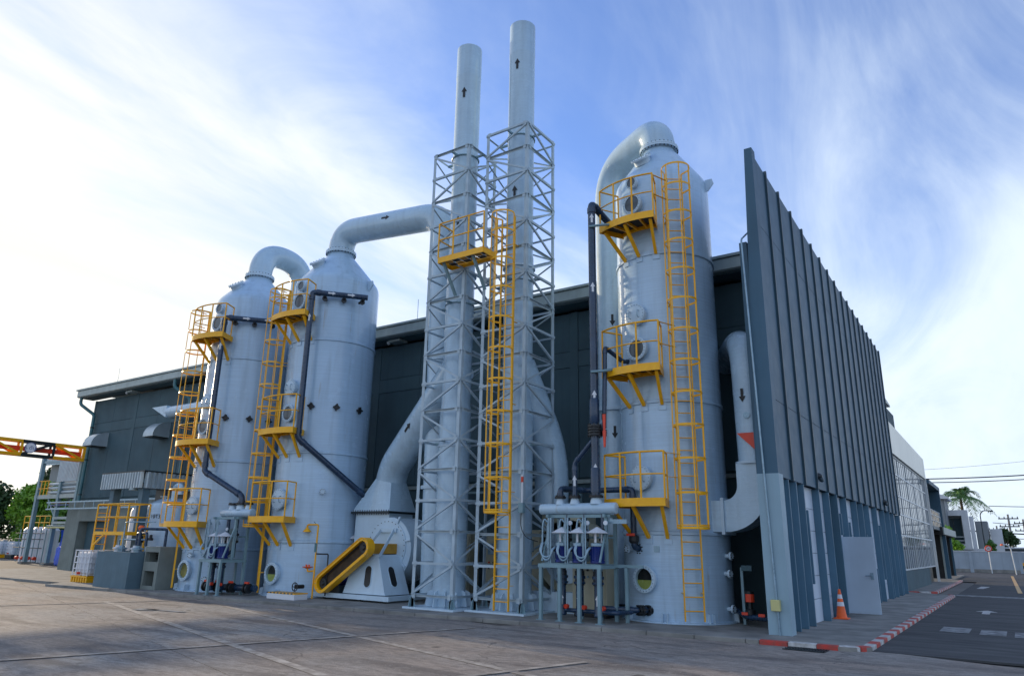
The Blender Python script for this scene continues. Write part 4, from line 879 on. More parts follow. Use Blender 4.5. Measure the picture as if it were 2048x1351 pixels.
# pipe 2
a, e = top_header(C2, 1.74, 9.92, 50, -.86, 1.0)
P2 = pvc_pipe([e, a, V(a.x, a.y, 4.95), V(-17.48, 17.05, 3.22), V(-17.46, 17.5, 3.12), V(-17.46, 17.5, 2.86)], .095, 'navy pipe zigzagging down the front of the middle scrubber', arrows=[(V(a.x, a.y, 9.0), (0, 0, 1), (.6, -.8, 0)), (a.lerp(e, .35), e-a, (.6, -.8, 0)), (a.lerp(e, .7), e-a, (.6, -.8, 0))])
for f in (.22, .58, .93): 
    p = a.lerp(e, f); n = polar((0, 0), 50, 1, 0); d = (V(C2[0], C2[1], p.z)-p).normalized(); MB().tube([p, p+V(0, 0, -.12), p+V(0, 0, -.14)+d*.3], .045, 10, .06).build('spray_branch', 'black', P2, smooth=60); MB().lathe(p+V(0, 0, -.16)+d*.06, [(.09, 0), (.09, .05)], 14, d).build('branch_flange', 'black', P2)
a, e = top_header(C1, 1.66, 9.5, 50, -.86, 1.02)
P1 = pvc_pipe([e, a, V(a.x, a.y, 4.0), V(-20.85, 14.85, 3.15), V(-20.85, 14.85, 2.9)], .095, 'navy pipe zigzagging down the front of the leftmost scrubber', arrows=[(V(a.x, a.y, 8.4), (0, 0, 1), (.6, -.8, 0)), (a.lerp(e, .4), e-a, (.6, -.8, 0)), (a.lerp(e, .8), e-a, (.6, -.8, 0))])
for f in (.18, .55, .9):
    p = a.lerp(e, f); d = (V(C1[0], C1[1], p.z)-p).normalized(); MB().tube([p, p+V(0, 0, -.12), p+V(0, 0, -.14)+d*.25], .045, 10, .06).build('spray_branch', 'black', P1, smooth=60); MB().lathe(p+V(0, 0, -.16)+d*.06, [(.09, 0), (.09, .05)], 14, d).build('branch_flange', 'black', P1)
x3, y3 = -8.20, 15.58
P3 = pvc_pipe([(x3, y3, 2.92), (x3, y3, 10.62), (-8.02, 16.9, 10.15), (-7.6, 17.3, 10.1)], .098, 'tall straight navy pipe left of the right scrubber', arrows=[((x3, y3, z), (0, 0, 1), (.5, -.85, 0)) for z in (10.15, 8.2, 5.35, 3.55)], flanges=[((x3, y3, 4.42), (0, 0, 1)), ((x3, y3, 4.56), (0, 0, 1))])
MB().lathe((x3, y3, 3.0), [(.12, 0), (.12, .55), (.10, .6)], 18).build('sleeve', 'pvc', P3, smooth=40); MB().lathe((x3, y3, 4.65), [(.10, 0), (.125, .05), (.125, .6), (.1, .65)], 18).build('sleeve', 'pvc', P3, smooth=40)
for z in (9.9, 5.95):
    o = MB().tube([(x3-.02, y3-.12, z), (x3+.28, y3-.05, z), (x3+.55, y3+.35, z+.12)], .035, 8, .08).build('pipe_support', 'steel_paint', P3, smooth=60)
P4 = pvc_pipe([(x3+.2, y3+.12, 4.55), (x3+.22, y3+.2, 6.62), (-7.85, 16.55, 6.4), (-7.7, 16.65, 6.4)], .055, 'thin navy pipe branching to the middle platform of the right scrubber')
MB().tube([(x3, y3, 4.3), (x3+.2, y3+.12, 4.55)], .05, 10).build('branch', 'pvc', P4, smooth=60)
for z in (4.75, 4.35):
    o = MB().lathe((x3+.22, y3+.08, z), [(.06, 0), (.06, .16)], 12, (0, 0, 1)).build('valve_body', 'black', P4); MB().hexa([(x3+.27+q, y3-.02+w_, z+h_) for h_ in (-.28, .12) for q, w_ in ((-.02 if h_ < 0 else -.04, -.01), (.02 if h_ < 0 else .04, -.01), (.02 if h_ < 0 else .04, .03), (-.02 if h_ < 0 else -.04, .03))]).build('valve_handle', 'valve_red', o)
P5 = pvc_pipe([(-8.77, 15.58, 2.92), (-8.77, 15.58, 3.72), (-8.26, 15.58, 4.25)], .06, 'short navy pipe slanting from the pump header into the tall pipe', arrows=[((-8.77, 15.58, 3.3), (0, 0, 1), (.4, -.9, 0))])
P6 = pvc_pipe([(-9.18, 15.58, 2.92), (-9.18, 15.58, 3.12), (-8.9, 16.4, 3.12), (-7.62, 16.4, 3.12), (-7.62, 16.4, 1.75), (-7.45, 16.75, 1.72)], .07, 'black pipe looping from the header round to the right scrubber nozzle', flanges=[((-7.52, 16.6, 1.73), (.4, .85, 0))])
MB().lathe((-7.62, 16.4, 1.85), [(.09, 0), (.12, .05), (.12, .16), (.08, .2)], 16).build('valve_body', 'black', P6); MB().box((-7.74, 16.24, 2.02), (-7.54, 16.30, 2.08)).build('valve_handle', 'valve_red', P6)
P7 = pvc_pipe([(-8.4, 15.85, .38), (-7.5, 16.25, .36), (-7.25, 16.55, .36)], .065, 'black suction pipe low between pump skid and right scrubber', flanges=[((-7.45, 16.3, .36), (.6, .8, 0)), ((-7.3, 16.48, .36), (.6, .8, 0))])
b = MB().tube([(-9.05, 15.45, .33), (-7.7, 15.5, .33), (-7.55, 16.0, .33)], .05, 12, .1).build('manifold', 'pvc', P7, smooth=60)
P8 = pvc_pipe([(-19.9, 15.05, .32), (-22.1, 14.75, .32)], .10, 'black suction manifold low behind the left pump skid')
for x in (-22.0, -21.5, -20.9, -20.2):
    o = MB().lathe((x, 14.78-.12+(x+22)*.12, .32), [(.15, 0), (.15, .06), (.10, .07), (.10, .12), (.15, .13), (.15, .19)], 18, (1, .1, 0)).build('flange', 'black', P8, smooth=30); MB().box((x+.02, 14.6+(x+22)*.12, .46), (x+.2, 14.66+(x+22)*.12, .52)).build('valve_handle', 'valve_red', o)
P9 = pvc_pipe([(-5.95, 18.2, .42), (-5.3, 17.3, .30), (-4.75, 17.0, .30)], .06, 'black pipe and red valve low between right scrubber and screen wall')
o = MB().lathe((-5.2, 17.25, .35), [(.1, 0), (.1, .1), (.05, .12), (.05, .3), (.09, .32), (.09, .5)], 14).build('valve_body', 'black', P9, smooth=30); MB().lathe((-5.2, 17.25, .62), [(.1, 0), (.1, .16), (.06, .2)], 12).build('valve_actuator', 'valve_red', o)
for x, y in ((-5.38, 17.15), (-4.95, 16.95)): MB().box((x, y, .34), (x+.14, y+.05, .40)).build('valve_handle', 'valve_red', P9)
bar('support_post', (-5.45, 17.6, PZ), (-5.45, 17.6, 1.35), .06, .06, 'steel_paint', P9); MB().box((-5.4, 17.4, 1.28), (-5.16, 17.5, 1.4)).build('switch_box', 'dark_wall_trim', P9)
# ------------------------------------------------------------------ cabinets seen through the lattice
def cabinet(x, y, w, h, label, mat='cream'):
    T = thing('control_cabinet', (x, y, PZ), label, 'cabinet', 'cream control cabinets'); MB().box((x, y, PZ+.08), (x+w, y+.5, h)).build('case', mat, T, bevel=.012); MB().box((x+.03, y+.03, PZ), (x+w-.03, y+.45, PZ+.08)).build('plinth', 'black', T)
    d = MB().box((x+.04, y-.02, PZ+.14), (x+w-.04, y-.001, h-.06)).build('cabinet_door', mat, T, bevel=.006)
    MB().box((x+w*.25, y-.04, h-.62), (x+w*.7, y-.021, h-.3)).build('display', 'conduit', d); MB().box((x+w*.35, y-.05, h-.5), (x+w*.6, y-.041, h-.36)).build('screen', 'sign_blue', d)
    for i in range(3):
        for j in range(2): MB().lathe((x+w*.3+i*w*.18, y-.021, h-.85-j*.16), [(.028, 0), (.028, .03)], 10, (0, -1, 0)).build('button', ('valve_red', 'black', 'conduit')[(i+j) % 3], d)
    return T
cabinet(-14.9, 18.4, .8, 2.1, 'cream control cabinet seen through the left lattice tower'); cabinet(-13.6, 18.4, .9, 2.1, 'cream control cabinet between the two stacks'); cabinet(-12.3, 18.4, .8, 2.2, 'cream control cabinet behind the right stack ladder'); cabinet(-9.35, 16.45, .95, 2.05, 'cream control cabinet right behind the three-pump skid')
SF = thing('pipe_frame', (-15.6, 18.7, PZ), 'grey pipe frame against the dark wall behind the left lattice tower', 'pipe frame')
for p, q in (((-16.6, 19.2, .1), (-16.6, 19.2, 3.4)), ((-13.2, 19.2, .1), (-13.2, 19.2, 3.4)), ((-16.6, 19.2, 3.4), (-10.6, 19.2, 3.4)), ((-10.6, 19.2, .1), (-10.6, 19.2, 3.4)), ((-16.6, 19.2, 1.9), (-10.6, 19.2, 1.9))): bar('frame_member', p, q, .07, .07, 'steel_paint', SF)
# beacon on the right lattice leg
BC = thing('beacon_pole', (-10.30, 15.62, 2.6), 'slim white beacon with red tip on the right lattice leg', 'beacon')
MB().box((-10.42, 15.56, 2.55), (-10.28, 15.68, 2.80)).build('switch_box', 'steel_paint', BC); rod('tube', (-10.34, 15.62, 2.8), (-10.34, 15.62, 3.32), .028, 'sign_white', BC); rod('lamp', (-10.34, 15.62, 3.32), (-10.34, 15.62, 3.46), .034, 'valve_red', BC); rod('cap', (-10.34, 15.62, 3.46), (-10.34, 15.62, 3.5), .03, 'sign_white', BC)
MB().tube([(-10.35, 15.6, 2.55), (-10.35, 15.58, 2.2), (-10.2, 15.58, 1.95), (-9.9, 15.7, 1.85)], .012, 6, .15).build('cable', 'black', BC)
# safety shower
SH = thing('safety_shower', (-17.95, 15.5, PZ), 'yellow emergency shower with eyewash basin beside the belt guard', 'emergency shower')
sx0, sy0 = -17.93, 15.62
MB().tube([(sx0, sy0, PZ), (sx0, sy0, 2.27), (sx0-.5, sy0, 2.27), (sx0-.5, sy0, 2.2)], .026, 12, .06).build('standpipe', 'yellow', SH, smooth=60)
MB().lathe((sx0-.5, sy0, 2.05), [(.13, 0), (.12, .03), (.05, .10), (.03, .16)], 20).build('shower_head', 'yellow', SH, smooth=35)
MB().lathe((sx0-.26, sy0-.05, .98), [(.03, -.02), (.16, .02), (.17, .04), (.15, .04)], 20).build('eyewash_bowl', 'orange', SH, smooth=35); MB().tube([(sx0, sy0, .9), (sx0-.26, sy0-.05, .88), (sx0-.26, sy0-.05, .98)], .024, 10, .05).build('bowl_pipe', 'yellow', SH, smooth=60)
for q in (-.06, .06): MB().lathe((sx0-.26+q, sy0-.05, 1.02), [(.025, 0), (.03, .06)], 10).build('eyewash_nozzle', 'orange', SH)
MB().box((sx0-.05, sy0-.035, 1.45), (sx0+.05, sy0-.027, 1.72)).build('sign_plate', 'pipe_teal', SH); MB().tube([(sx0-.12, sy0, 2.30), (sx0-.18, sy0-.03, 2.36)], .01, 6).build('pull_rod', 'pipe_teal', SH)
MB().tube([(sx0, sy0, 1.40), (sx0+.45, sy0+.1, 1.40), (sx0+.45, sy0+.1, .2)], .022, 8, .05).build('supply_pipe', 'black', SH, smooth=60)
# striped step with a hand wheel valve
SP = thing('striped_step', (-19.2, 14.6, PZ), 'low white box step with yellow and black top before the middle scrubber', 'step')
MB().box((-18.95, 14.75, PZ), (-17.7, 15.25, .26)).build('step_box', 'sign_white', SP, bevel=.006)
for i in range(16): MB().box((-18.96+.079*i, 14.742, .262), (-18.96+.079*(i+1), 15.25, .29)).build('step_stripe', 'yellow' if i % 2 else 'black', SP)
hw = MB().tube([(-18.25+.12*math.cos(t), 15.2, .44+.12*math.sin(t)) for t in [i*math.pi/10 for i in range(20)]], .016, 6, closed=True).build('hand_wheel', 'black', SP)
for k in range(4): rod('spoke', (-18.25, 15.2, .44), (-18.25+.12*math.cos(k*math.pi/2), 15.2, .44+.12*math.sin(k*math.pi/2)), .012, 'black', hw)
MB().lathe((-18.25, 15.22, .44), [(.06, 0), (.06, .3)], 12, (0, 1, 0)).build('valve_body', 'black', SP)
#==LEFT==
# ------------------------------------------------------------------ left end: pit, vault, canopy, tanks
PT = thing('concrete_pit', (-27, 14.5, PZ), 'waist-high blue-grey concrete pit with chamfered corner left of the scrubbers', 'concrete pit')
poly = [(-29.0, 14.65), (-27.5, 13.87), (-25.32, 13.87), (-25.25, 14.9), (-25.25, 15.7), (-29.0, 15.7)]
inn = [(-28.8, 14.78), (-27.45, 14.05), (-25.5, 14.05), (-25.43, 14.9), (-25.43, 15.52), (-28.8, 15.52)]
k = 6; vs = [(x, y, 0.02) for x, y in poly]+[(x, y, 1.30) for x, y in poly]+[(x, y, 1.30) for x, y in inn]+[(x, y, .95) for x, y in inn]; fs = []
for i in range(k):
    j = (i+1) % k
    for q in range(3): fs.append((q*k+i, q*k+j, (q+1)*k+j, (q+1)*k+i))
fs += [tuple(range(k))[::-1], tuple(3*k+i for i in range(k))]
MB().add(vs, fs).build('pit_wall', 'concrete_paint', PT)
for i, (x, y) in enumerate(((-28.3, 15.0), (-27.5, 14.7), (-26.9, 14.9), (-26.2, 14.6), (-25.9, 15.2))):
    MB().lathe((x, y, .95), [(.14, 0), (.14, .42), (.19, .42), (.19, .47), (.10, .5), (.10, .56)], 18).build('pump_head', 'conduit' if i % 2 else 'sign_white', PT, smooth=30)
for pts, r, mt in (([(-28.3, 15.0, 1.5), (-28.3, 15.0, 1.72), (-26.4, 15.0, 1.72), (-26.4, 15.0, 1.5)], .035, 'conduit'), ([(-27.5, 14.7, 1.5), (-27.5, 14.7, 2.35), (-26.2, 15.1, 2.35)], .02, 'conduit'), ([(-26.9, 14.9, 1.5), (-26.9, 14.9, 1.95), (-26.1, 14.8, 1.95), (-26.1, 14.8, 1.5)], .05, 'pvc'), ([(-26.2, 14.6, 1.5), (-26.2, 14.6, 2.1), (-25.7, 15.3, 2.1), (-25.7, 15.3, .95)], .05, 'pvc'), ([(-27.1, 14.5, 1.0), (-27.1, 14.5, 2.2)], .02, 'conduit')):
    MB().tube(pts, r, 10, .08).build('pit_pipe', mt, PT, smooth=60)
for x, y, z in ((-26.5, 14.8, 1.75), (-26.0, 14.9, 1.7), (-26.8, 15.0, 1.62)): MB().lathe((x, y, z), [(.09, 0), (.09, .08), (.05, .1), (.05, .2)], 14).build('valve_body', 'black', PT, smooth=30)
MB().lathe((-26.45, 14.75, 2.08), [(.02, -.1), (.09, 0), (.11, .06), (.07, .14)], 12).build('valve_cap', 'orange', PT, smooth=40)
VB = thing('concrete_vault', (-24.8, 15, PZ), 'grey concrete box with two openings between pit and leftmost scrubber', 'concrete vault')
xa, xb, ya, yb_ = -25.16, -24.26, 14.3, 15.35
for z0, z1, xl, xr in ((.1, .22, xa, xb), (.70, 1.0, xa, xb), (1.32, 1.44, xa, xb), (.22, .70, xa, xa+.12), (.22, .70, xb-.16, xb), (1.0, 1.32, xa, xa+.06), (1.0, 1.32, xb-.05, xb)): MB().box((xl, ya, z0), (xr, ya+.12, z1)).build('vault_wall', 'concrete_box', VB)
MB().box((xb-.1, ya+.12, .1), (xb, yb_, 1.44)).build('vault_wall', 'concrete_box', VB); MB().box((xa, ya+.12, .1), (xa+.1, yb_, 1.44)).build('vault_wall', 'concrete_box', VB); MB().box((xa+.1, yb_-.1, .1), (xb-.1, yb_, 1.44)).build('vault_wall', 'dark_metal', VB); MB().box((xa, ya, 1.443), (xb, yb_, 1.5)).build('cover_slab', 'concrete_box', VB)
for z in (1.1, 1.2): rod('vault_pipe', (xa+.1, ya+.4, z), (xb-.1, ya+.4, z), .04, 'black', VB)
# IBC-style tote on a yellow pallet
def tote(x, y, w, d, z, label, group=None, pal='yellow'):
    T = thing('liquid_tote', (x, y, z), label, 'liquid tote', group)
    MB().box((x+.05, y+.05, z+.34), (x+w-.05, y+d-.05, z+1.2)).build('bottle', 'sign_white', T, bevel=.06)
    for i in range(5): 
        xx = x+.02+(w-.04)*i/4; rod('cage_bar', (xx, y, z+.3), (xx, y, z+1.25), .022, 'sign_white', T); rod('cage_bar', (xx, y+d, z+.3), (xx, y+d, z+1.25), .022, 'conduit', T)
    for i in range(1, 4):
        for xx in (x, x+w): rod('cage_bar', (xx, y+d*i/4, z+.3), (xx, y+d*i/4, z+1.25), .022, 'conduit', T)
    for zz in (.34, .56, .78, 1.0, 1.24): MB().tube([(x, y, z+zz), (x+w, y, z+zz), (x+w, y+d, z+zz), (x, y+d, z+zz)], .02, 6, closed=True).build('cage_hoop', 'sign_white', T)
    for i in range(7): MB().box((x-.02+(w-.06)*i/6, y-.02, z+.02), (x-.02+(w-.06)*i/6+.1, y+d, z+.24)).build('pallet_block', pal, T, bevel=.01)
    MB().box((x-.03, y-.03, z+.24), (x+w+.03, y+d+.03, z+.30)).build('pallet_deck', pal, T); MB().lathe((x+w*.5, y-.01, z+.40), [(.05, 0), (.05, .1)], 10, (0, -1, 0)).build('tap', 'valve_red', T)
    return T
tote(-30.85, 14.7, 1.2, 1.0, GZ+.01, 'white caged liquid tote on yellow pallet beside the concrete pit')
tote(-70.5, 27.0, 1.1, 1.0, GZ, 'far caged tote on dull yellow pallet near the boundary wall'); tote(-68.6, 27.2, 1.1, 1.0, GZ, 'far dark caged tote next to the steel rack', pal='dark_metal')
# yellow access stand behind the pit
YS = thing('access_stand', (-29.2, 15.4, PZ), 'yellow access stand with handrails and ladder behind the concrete pit', 'access stand')
x0, x1, y0, y1, z = -30.3, -28.0, 15.0, 15.85, 2.0
for a, e in (((x0, y0), (x1, y0)), ((x0, y1), (x1, y1)), ((x0, y0), (x0, y1)), ((x1, y0), (x1, y1))): bar('deck_beam', (*a, z-.06), (*e, z-.06), .05, .13, 'yellow', YS)
MB().box((x0, y0, z-.03), (x1, y1, z-.01)).build('grating', 'grating', YS)
for x in (x0, x0+.75, x0+1.5, x1):
    for y in (y0, y1): rod('rail_post', (x, y, z), (x, y, z+1.05), .028, 'yellow', YS)
for zz in (1.05, .55): MB().tube([(x1, y1, z+zz), (x1, y0, z+zz), (x0, y0, z+zz), (x0, y1, z+zz), (x1, y1, z+zz)], .024, 8, .06).build('handrail', 'yellow', YS, smooth=60)
for x in (x0+.1, x1-.1):
    for y in (y0, y1): bar('leg', (x, y, PZ), (x, y, z-.1), .07, .07, 'yellow', YS)
bar('brace', (x0+.1, y0, 1.5), (x0+.8, y0, z-.1), .06, .06, 'yellow', YS)
ladder(YS, (x0-.12, y0+.3), (-1, 0), PZ, z+1.05, w=.5)
# corrugated canopy
CN = thing('canopy', (-31, 17.5, PZ), 'small canopy with ribbed metal fascia against the hall wall', 'canopy')
for x, y in ((-31.5, 16.2), (-29.25, 16.2)): bar('post', (x, y, PZ), (x, y, 3.8), .3, .3, 'concrete_paint', CN)
def ribbed(name, p, q, z0, z1, n, mat, parent, depth=.05):
    p, q = Vector((*p, 0)), Vector((*q, 0)); t = (q-p).normalized(); nn_ = Vector((t.y, -t.x, 0)); vs = []; fs = []; L = (q-p).length
    for i in range(n):
        for f, e in ((0, 0), (.28, 0), (.42, 1), (.78, 1), (.92, 0)):
            w_ = p+t*L*(i+f)/n+nn_*depth*e; vs += [w_+V(0, 0, z0), w_+V(0, 0, z1), w_-nn_*.02+V(0, 0, z1), w_-nn_*.02+V(0, 0, z0)]
    m_ = len(vs)//4
    for i in range(m_-1):
        for j in range(4): fs.append((4*i+j, 4*i+(j+1) % 4, 4*i+4+(j+1) % 4, 4*i+4+j))
    return MB().add(vs, fs).build(name, mat, parent)
ribbed('fascia', (-32.25, 15.95), (-29.05, 15.95), 3.74, 4.38, 16, 'corr', CN, .09); ribbed('fascia', (-29.0, 16.0), (-29.0, 19.6), 3.74, 4.38, 17, 'corr', CN, .09)
MB().box((-32.3, 15.9, 4.385), (-28.93, 19.9, 4.44)).build('roof', 'dark_metal', CN); MB().box((-32.2, 16.0, 3.9), (-29.06, 19.6, 3.94)).build('ceiling', 'dark_metal', CN)
o = MB().lathe((-29.7, 15.98, 3.66), [(.18, 0), (.14, .08), (.05, .12)], 16).build('lamp', 'gutter', CN, smooth=35)
MB().box((-31.9, 18.2, PZ), (-29.2, 18.3, 3.9)).build('back_wall', 'dark_metal', CN)
TK = thing('storage_tank', (-28.75, 17.25, PZ), 'stout pale blue storage tank with domed top beside the canopy', 'storage tank')
MB().lathe((-28.75, 17.25, PZ), [(.95, 0), (.95, 2.9), (.9, 3.05), (.6, 3.22), (.2, 3.3), (.0, 3.3)], 48).build('shell', 'frp', TK, smooth=32)
MB().lathe((-29.0, 17.0, 3.3), [(.14, 0), (.14, .12), (.2, .12), (.2, .17)], 18).build('vent', 'conduit', TK); MB().tube([(-28.2, 16.9, 3.25), (-28.2, 16.9, 3.85), (-27.8, 16.9, 3.85), (-27.8, 16.9, 3.5)], .12, 16, .22, 8).build('gooseneck', 'frp_duct', TK, smooth=50)
MB().tube([(-29.62, 16.6, .3), (-29.62, 16.6, 3.9), (-29.0, 16.95, 3.9), (-29.0, 17.0, 3.45)], .035, 8, .08).build('fill_pipe', 'pvc', TK, smooth=60)
text_mesh('tank_number', '10T3', .22, 'dark_metal', TK, basis(polar((-28.75, 17.25), 20, .966, 2.62), (math.cos(rad(20)), math.sin(rad(20)), 0), (0, 0, 1)))
TS = thing('chemical_tank', (-30.3, 17.2, PZ), 'small white chemical tank under the ribbed canopy', 'storage tank')
MB().lathe((-30.45, 16.9, PZ), [(.42, 0), (.42, 2.75), (.36, 2.88), (.12, 2.95), (0, 2.95)], 36).build('shell', 'sign_white', TS, smooth=32); text_mesh('tank_number', 'AF-03', .17, 'dark_metal', TS, basis(polar((-30.45, 16.9), 45, .43, 2.5), (.707, .707, 0), (0, 0, 1)))
# duct tip poking out beside the leftmost scrubber, and its round fan casing lower down
ET = thing('exhaust_duct', (-30, 19.0, 7.6), 'white horizontal duct with slanted tip behind the leftmost scrubber', 'duct')
MB().prism([(-34.3, 18.72, 7.95), (-33.0, 18.72, 7.95), (-33.0, 18.72, 7.38)], (0, .5, 0)).build('slanted_tip', 'frp_duct', ET)
MB().tube([(-33.1, 18.98, 7.66), (-25.8, 18.98, 7.66), (-25.8, 18.98, 6.2)], .29, 24, .5).build('pipe_run', 'frp_duct', ET, smooth=50); bar('hanger', (-32.6, 19.1, 7.3), (-32.6, 19.95, 7.3), .05, .05, 'steel_paint', ET); bar('hanger', (-32.6, 19.1, 7.3), (-32.6, 19.1, 8.0), .05, .05, 'steel_paint', ET)
for k_, (cx_, cy_, nm) in enumerate(((-26.9, 17.9, 'white round fan casing half hidden behind the leftmost scrubber'), (-22.0, 18.4, 'white round fan casing in the gap between the two left scrubbers'))):
    FC = thing('fan_casing', (cx_, cy_, PZ), nm, 'blower'); MB().lathe((cx_, cy_, 1.85), [(.95, 0), (.95, .7)], 40, (0, 1, 0)).build('casing', 'frp_duct', FC, smooth=30); MB().lathe((cx_, cy_-.01, 1.85), [(.8, 0), (.8, .05), (.5, .08)], 40, (0, -1, 0)).build('cover_plate', 'white_paint', FC, smooth=30)
    bolts(FC, (cx_, cy_-.06, 1.85), (0, -1, 0), .72, 24, .014, .02, 'dark_metal'); MB().hexa([(cx_-.95, cy_, 1.9), (cx_-.2, cy_, 2.7), (cx_-.2, cy_+.7, 2.7), (cx_-.95, cy_+.7, 1.9), (cx_-.6, cy_, 2.2), (cx_+.6, cy_, 3.5), (cx_+.6, cy_+.7, 3.5), (cx_-.6, cy_+.7, 2.2)]).build('outlet', 'frp_duct', FC); MB().box((cx_-.8, cy_, PZ), (cx_+.8, cy_+.7, 1.0)).build('pedestal', 'white_paint', FC)
# cable tray on the hall's left end
CT = thing('cable_tray', (-42, 19.2, 3.4), 'ladder-type cable tray fixed along the left end of the hall', 'cable tray')
for z in (3.24, 3.60): bar('tray_rail', (-44.5, 19.2, z), (-31.6, 19.2, z), .05, .07, 'conduit', CT)
for i in range(13): bar('tray_rung', (-44.3+1.0*i, 19.2, 3.24), (-44.3+1.0*i, 19.2, 3.6), .05, .04, 'conduit', CT)
# ------------------------------------------------------------------ steel rack and crane far left
RK = thing('steel_rack', (-52, 23, GZ), 'teal steel rack with walkway and ribbed screen left of the hall', 'steel frame')
for x, y, z1 in ((-54.9, 23, 7.1), (-51.8, 23, 6.9), (-49.4, 23, 6.6), (-54.9, 25.5, 7.0), (-49.4, 25.5, 6.6)): bar('column', (x, y, GZ), (x, y, z1), .26, .22, 'pipe_teal' if y > 24 else 'steel_paint', RK); MB().box((x-.3, y-.3, GZ), (x+.3, y+.3, .16)).build('column_base', 'concrete', RK)
for y in (23, 25.5):
    bar('floor_beam', (-55.2, y, 4.35), (-49.3, y, 4.35), .14, .26, 'gutter', RK); bar('top_beam', (-55.0, y, 6.7), (-49.3, y, 6.55), .12, .16, 'steel_paint', RK)
MB().box((-55.2, 23.05, 4.40), (-49.3, 25.45, 4.46)).build('walkway', 'grating', RK)
ribbed('screen', (-52.2, 22.85), (-49.5, 22.85), 5.28, 6.62, 14, 'corr', RK, .04)
for z in (4.62, 4.9, 5.16): rod('big_pipe', (-53.6, 23.1, z), (-49.3, 23.1, z), .11, 'corr', RK)
for z in (4.9, 5.4): rod('handrail', (-55.0, 22.95, z), (-53.4, 22.95, z), .03, 'yellow', RK)
for x in (-55.0, -54.5, -54.0, -53.5): rod('rail_post', (x, 22.95, 4.4), (x, 22.95, 5.4), .03, 'yellow', RK)
bar('knee_brace', (-53.2, 23, 4.2), (-51.9, 23, 3.0), .08, .08, 'steel_paint', RK)
for z, y in ((2.65, 22.8), (2.95, 22.8)): bar('low_beam', (-51.6, y, z), (-49.4, y, z), .1, .16, 'gutter', RK)
for z, mt, rr_ in ((2.35, 'box_yellow', .05), (2.45, 'gutter', .05), (3.55, 'conduit', .04), (3.75, 'motor_blue', .05), (3.9, 'valve_red', .03)): rod('small_pipe', (-52.0, 22.7, z), (-49.0, 22.7, z), rr_, mt, RK)
TP = thing('blue_tarp', (-50.3, 22.9, GZ), 'bright blue tarpaulin hanging between the rack columns', 'tarpaulin')
vs = []; fs = []
for i in range(13):
    for j in range(9):
        u, v = i/12, j/8; vs.append((-51.45+1.8*u, 23.35+.12*math.sin(u*11)+.10*math.sin(v*5+u*4), 2.22-1.95*v*(1-.30*max(0, u-.45))))
for i in range(12):
    for j in range(8):
        a = i*9+j; fs.append((a, a+9, a+10, a+1))
tp = MB().add(vs, fs).build('sheet', 'tarp', TP, smooth=60); sm = tp.modifiers.new('s', 'SOLIDIFY'); sm.thickness = .015
MB().box((-50.4, 22.75, GZ), (-49.6, 23.5, 1.2)).build('drum', 'tarp', TP, bevel=.1)
FT = thing('process_skid', (-57.5, 25, GZ), 'white tanks with yellow railing standing behind the rack', 'process skid')
for x in (-60.2, -58.9, -57.5): MB().lathe((x, 25.4, GZ), [(.6, 0), (.6, 2.2), (.4, 2.4), (0, 2.45)], 28).build('tank', 'sign_white', FT, smooth=32)
for z in (2.75, 3.2): rod('handrail', (-60.5, 24.8, z), (-56.5, 24.8, z), .03, 'yellow', FT)
for i in range(6): rod('rail_post', (-60.5+.8*i, 24.8, 2.3), (-60.5+.8*i, 24.8, 3.2), .03, 'yellow', FT); rod('stand_leg', (-60.5+.8*i, 24.7, GZ), (-60.5+.8*i, 24.7, 2.3), .035, 'steel_paint', FT)
for i in range(4): MB().lathe((-60+.9*i, 24.5, .3), [(.12, 0), (.12, .25)], 12, (1, 0, 0)).build('pump', 'valve_red', FT)
for z in (1.0, 1.6, 2.0): rod('small_pipe', (-61, 24.6, z), (-56.6, 24.6, z), .03, 'dark_metal', FT)
# crane beam along Y
CR = thing('crane_beam', (-46.1, 21, 6.2), 'yellow and black lattice crane beam with red rail reaching in from the left', 'crane')
zb, zt2 = 6.22, 6.98
for i in range(9):
    y0, y1 = 6.0+1.7*i, 7.7+1.7*i; mt = 'yellow' if i % 2 == 0 else 'dark_metal'
    for x in (-46.35, -45.85):
        for z in (zb, zt2): bar('chord', (x, y0, z), (x, y1, z), .15, .15, mt, CR)
        bar('web', (x, y0, zb), (x, y1, zt2) if i % 2 else (x, y1, zb+.0001), .11, .11, mt, CR) if i % 2 else bar('web', (x, y0, zt2), (x, y1, zb), .11, .11, mt, CR)
        bar('upright', (x, y1, zb), (x, y1, zt2), .11, .11, mt, CR)
    bar('tie', (-46.35, y1, zt2), (-45.85, y1, zt2), .05, .05, mt, CR)
bar('rail', (-46.1, 6, zb+.35), (-46.1, 21.2, zb+.35), .15, .26, 'valve_red', CR)
for x in (-46.35, -45.85): bar('end_post', (x, 21.3, zb-.05), (x, 21.3, zt2+.05), .14, .14, 'yellow', CR)
for x, y in ((-46.1, 21.45), (-46.1, 6.2)): bar('crane_leg', (x, y, GZ), (x, y, zb), .22, .22, 'steel_paint', CR)
sg = MB().lathe((-45.72, 18.3, 6.62), [(.30, 0), (.30, .02)], 28, (1, -.55, 0)).build('load_sign', 'sign_white', CR); MB().tube([V(-45.70, 18.29, 6.62)+V(.48, .877, 0)*.28*math.cos(t)+V(0, 0, .28*math.sin(t)) for t in [i*math.pi/14 for i in range(28)]], .018, 6, closed=True).build('sign_rim', 'sign_blue', sg)
text_mesh('load_text', '6 ตัน', .27, 'sign_blue', sg, basis((-45.695, 18.283, 6.60), (.48, .877, 0), (0, 0, 1)))
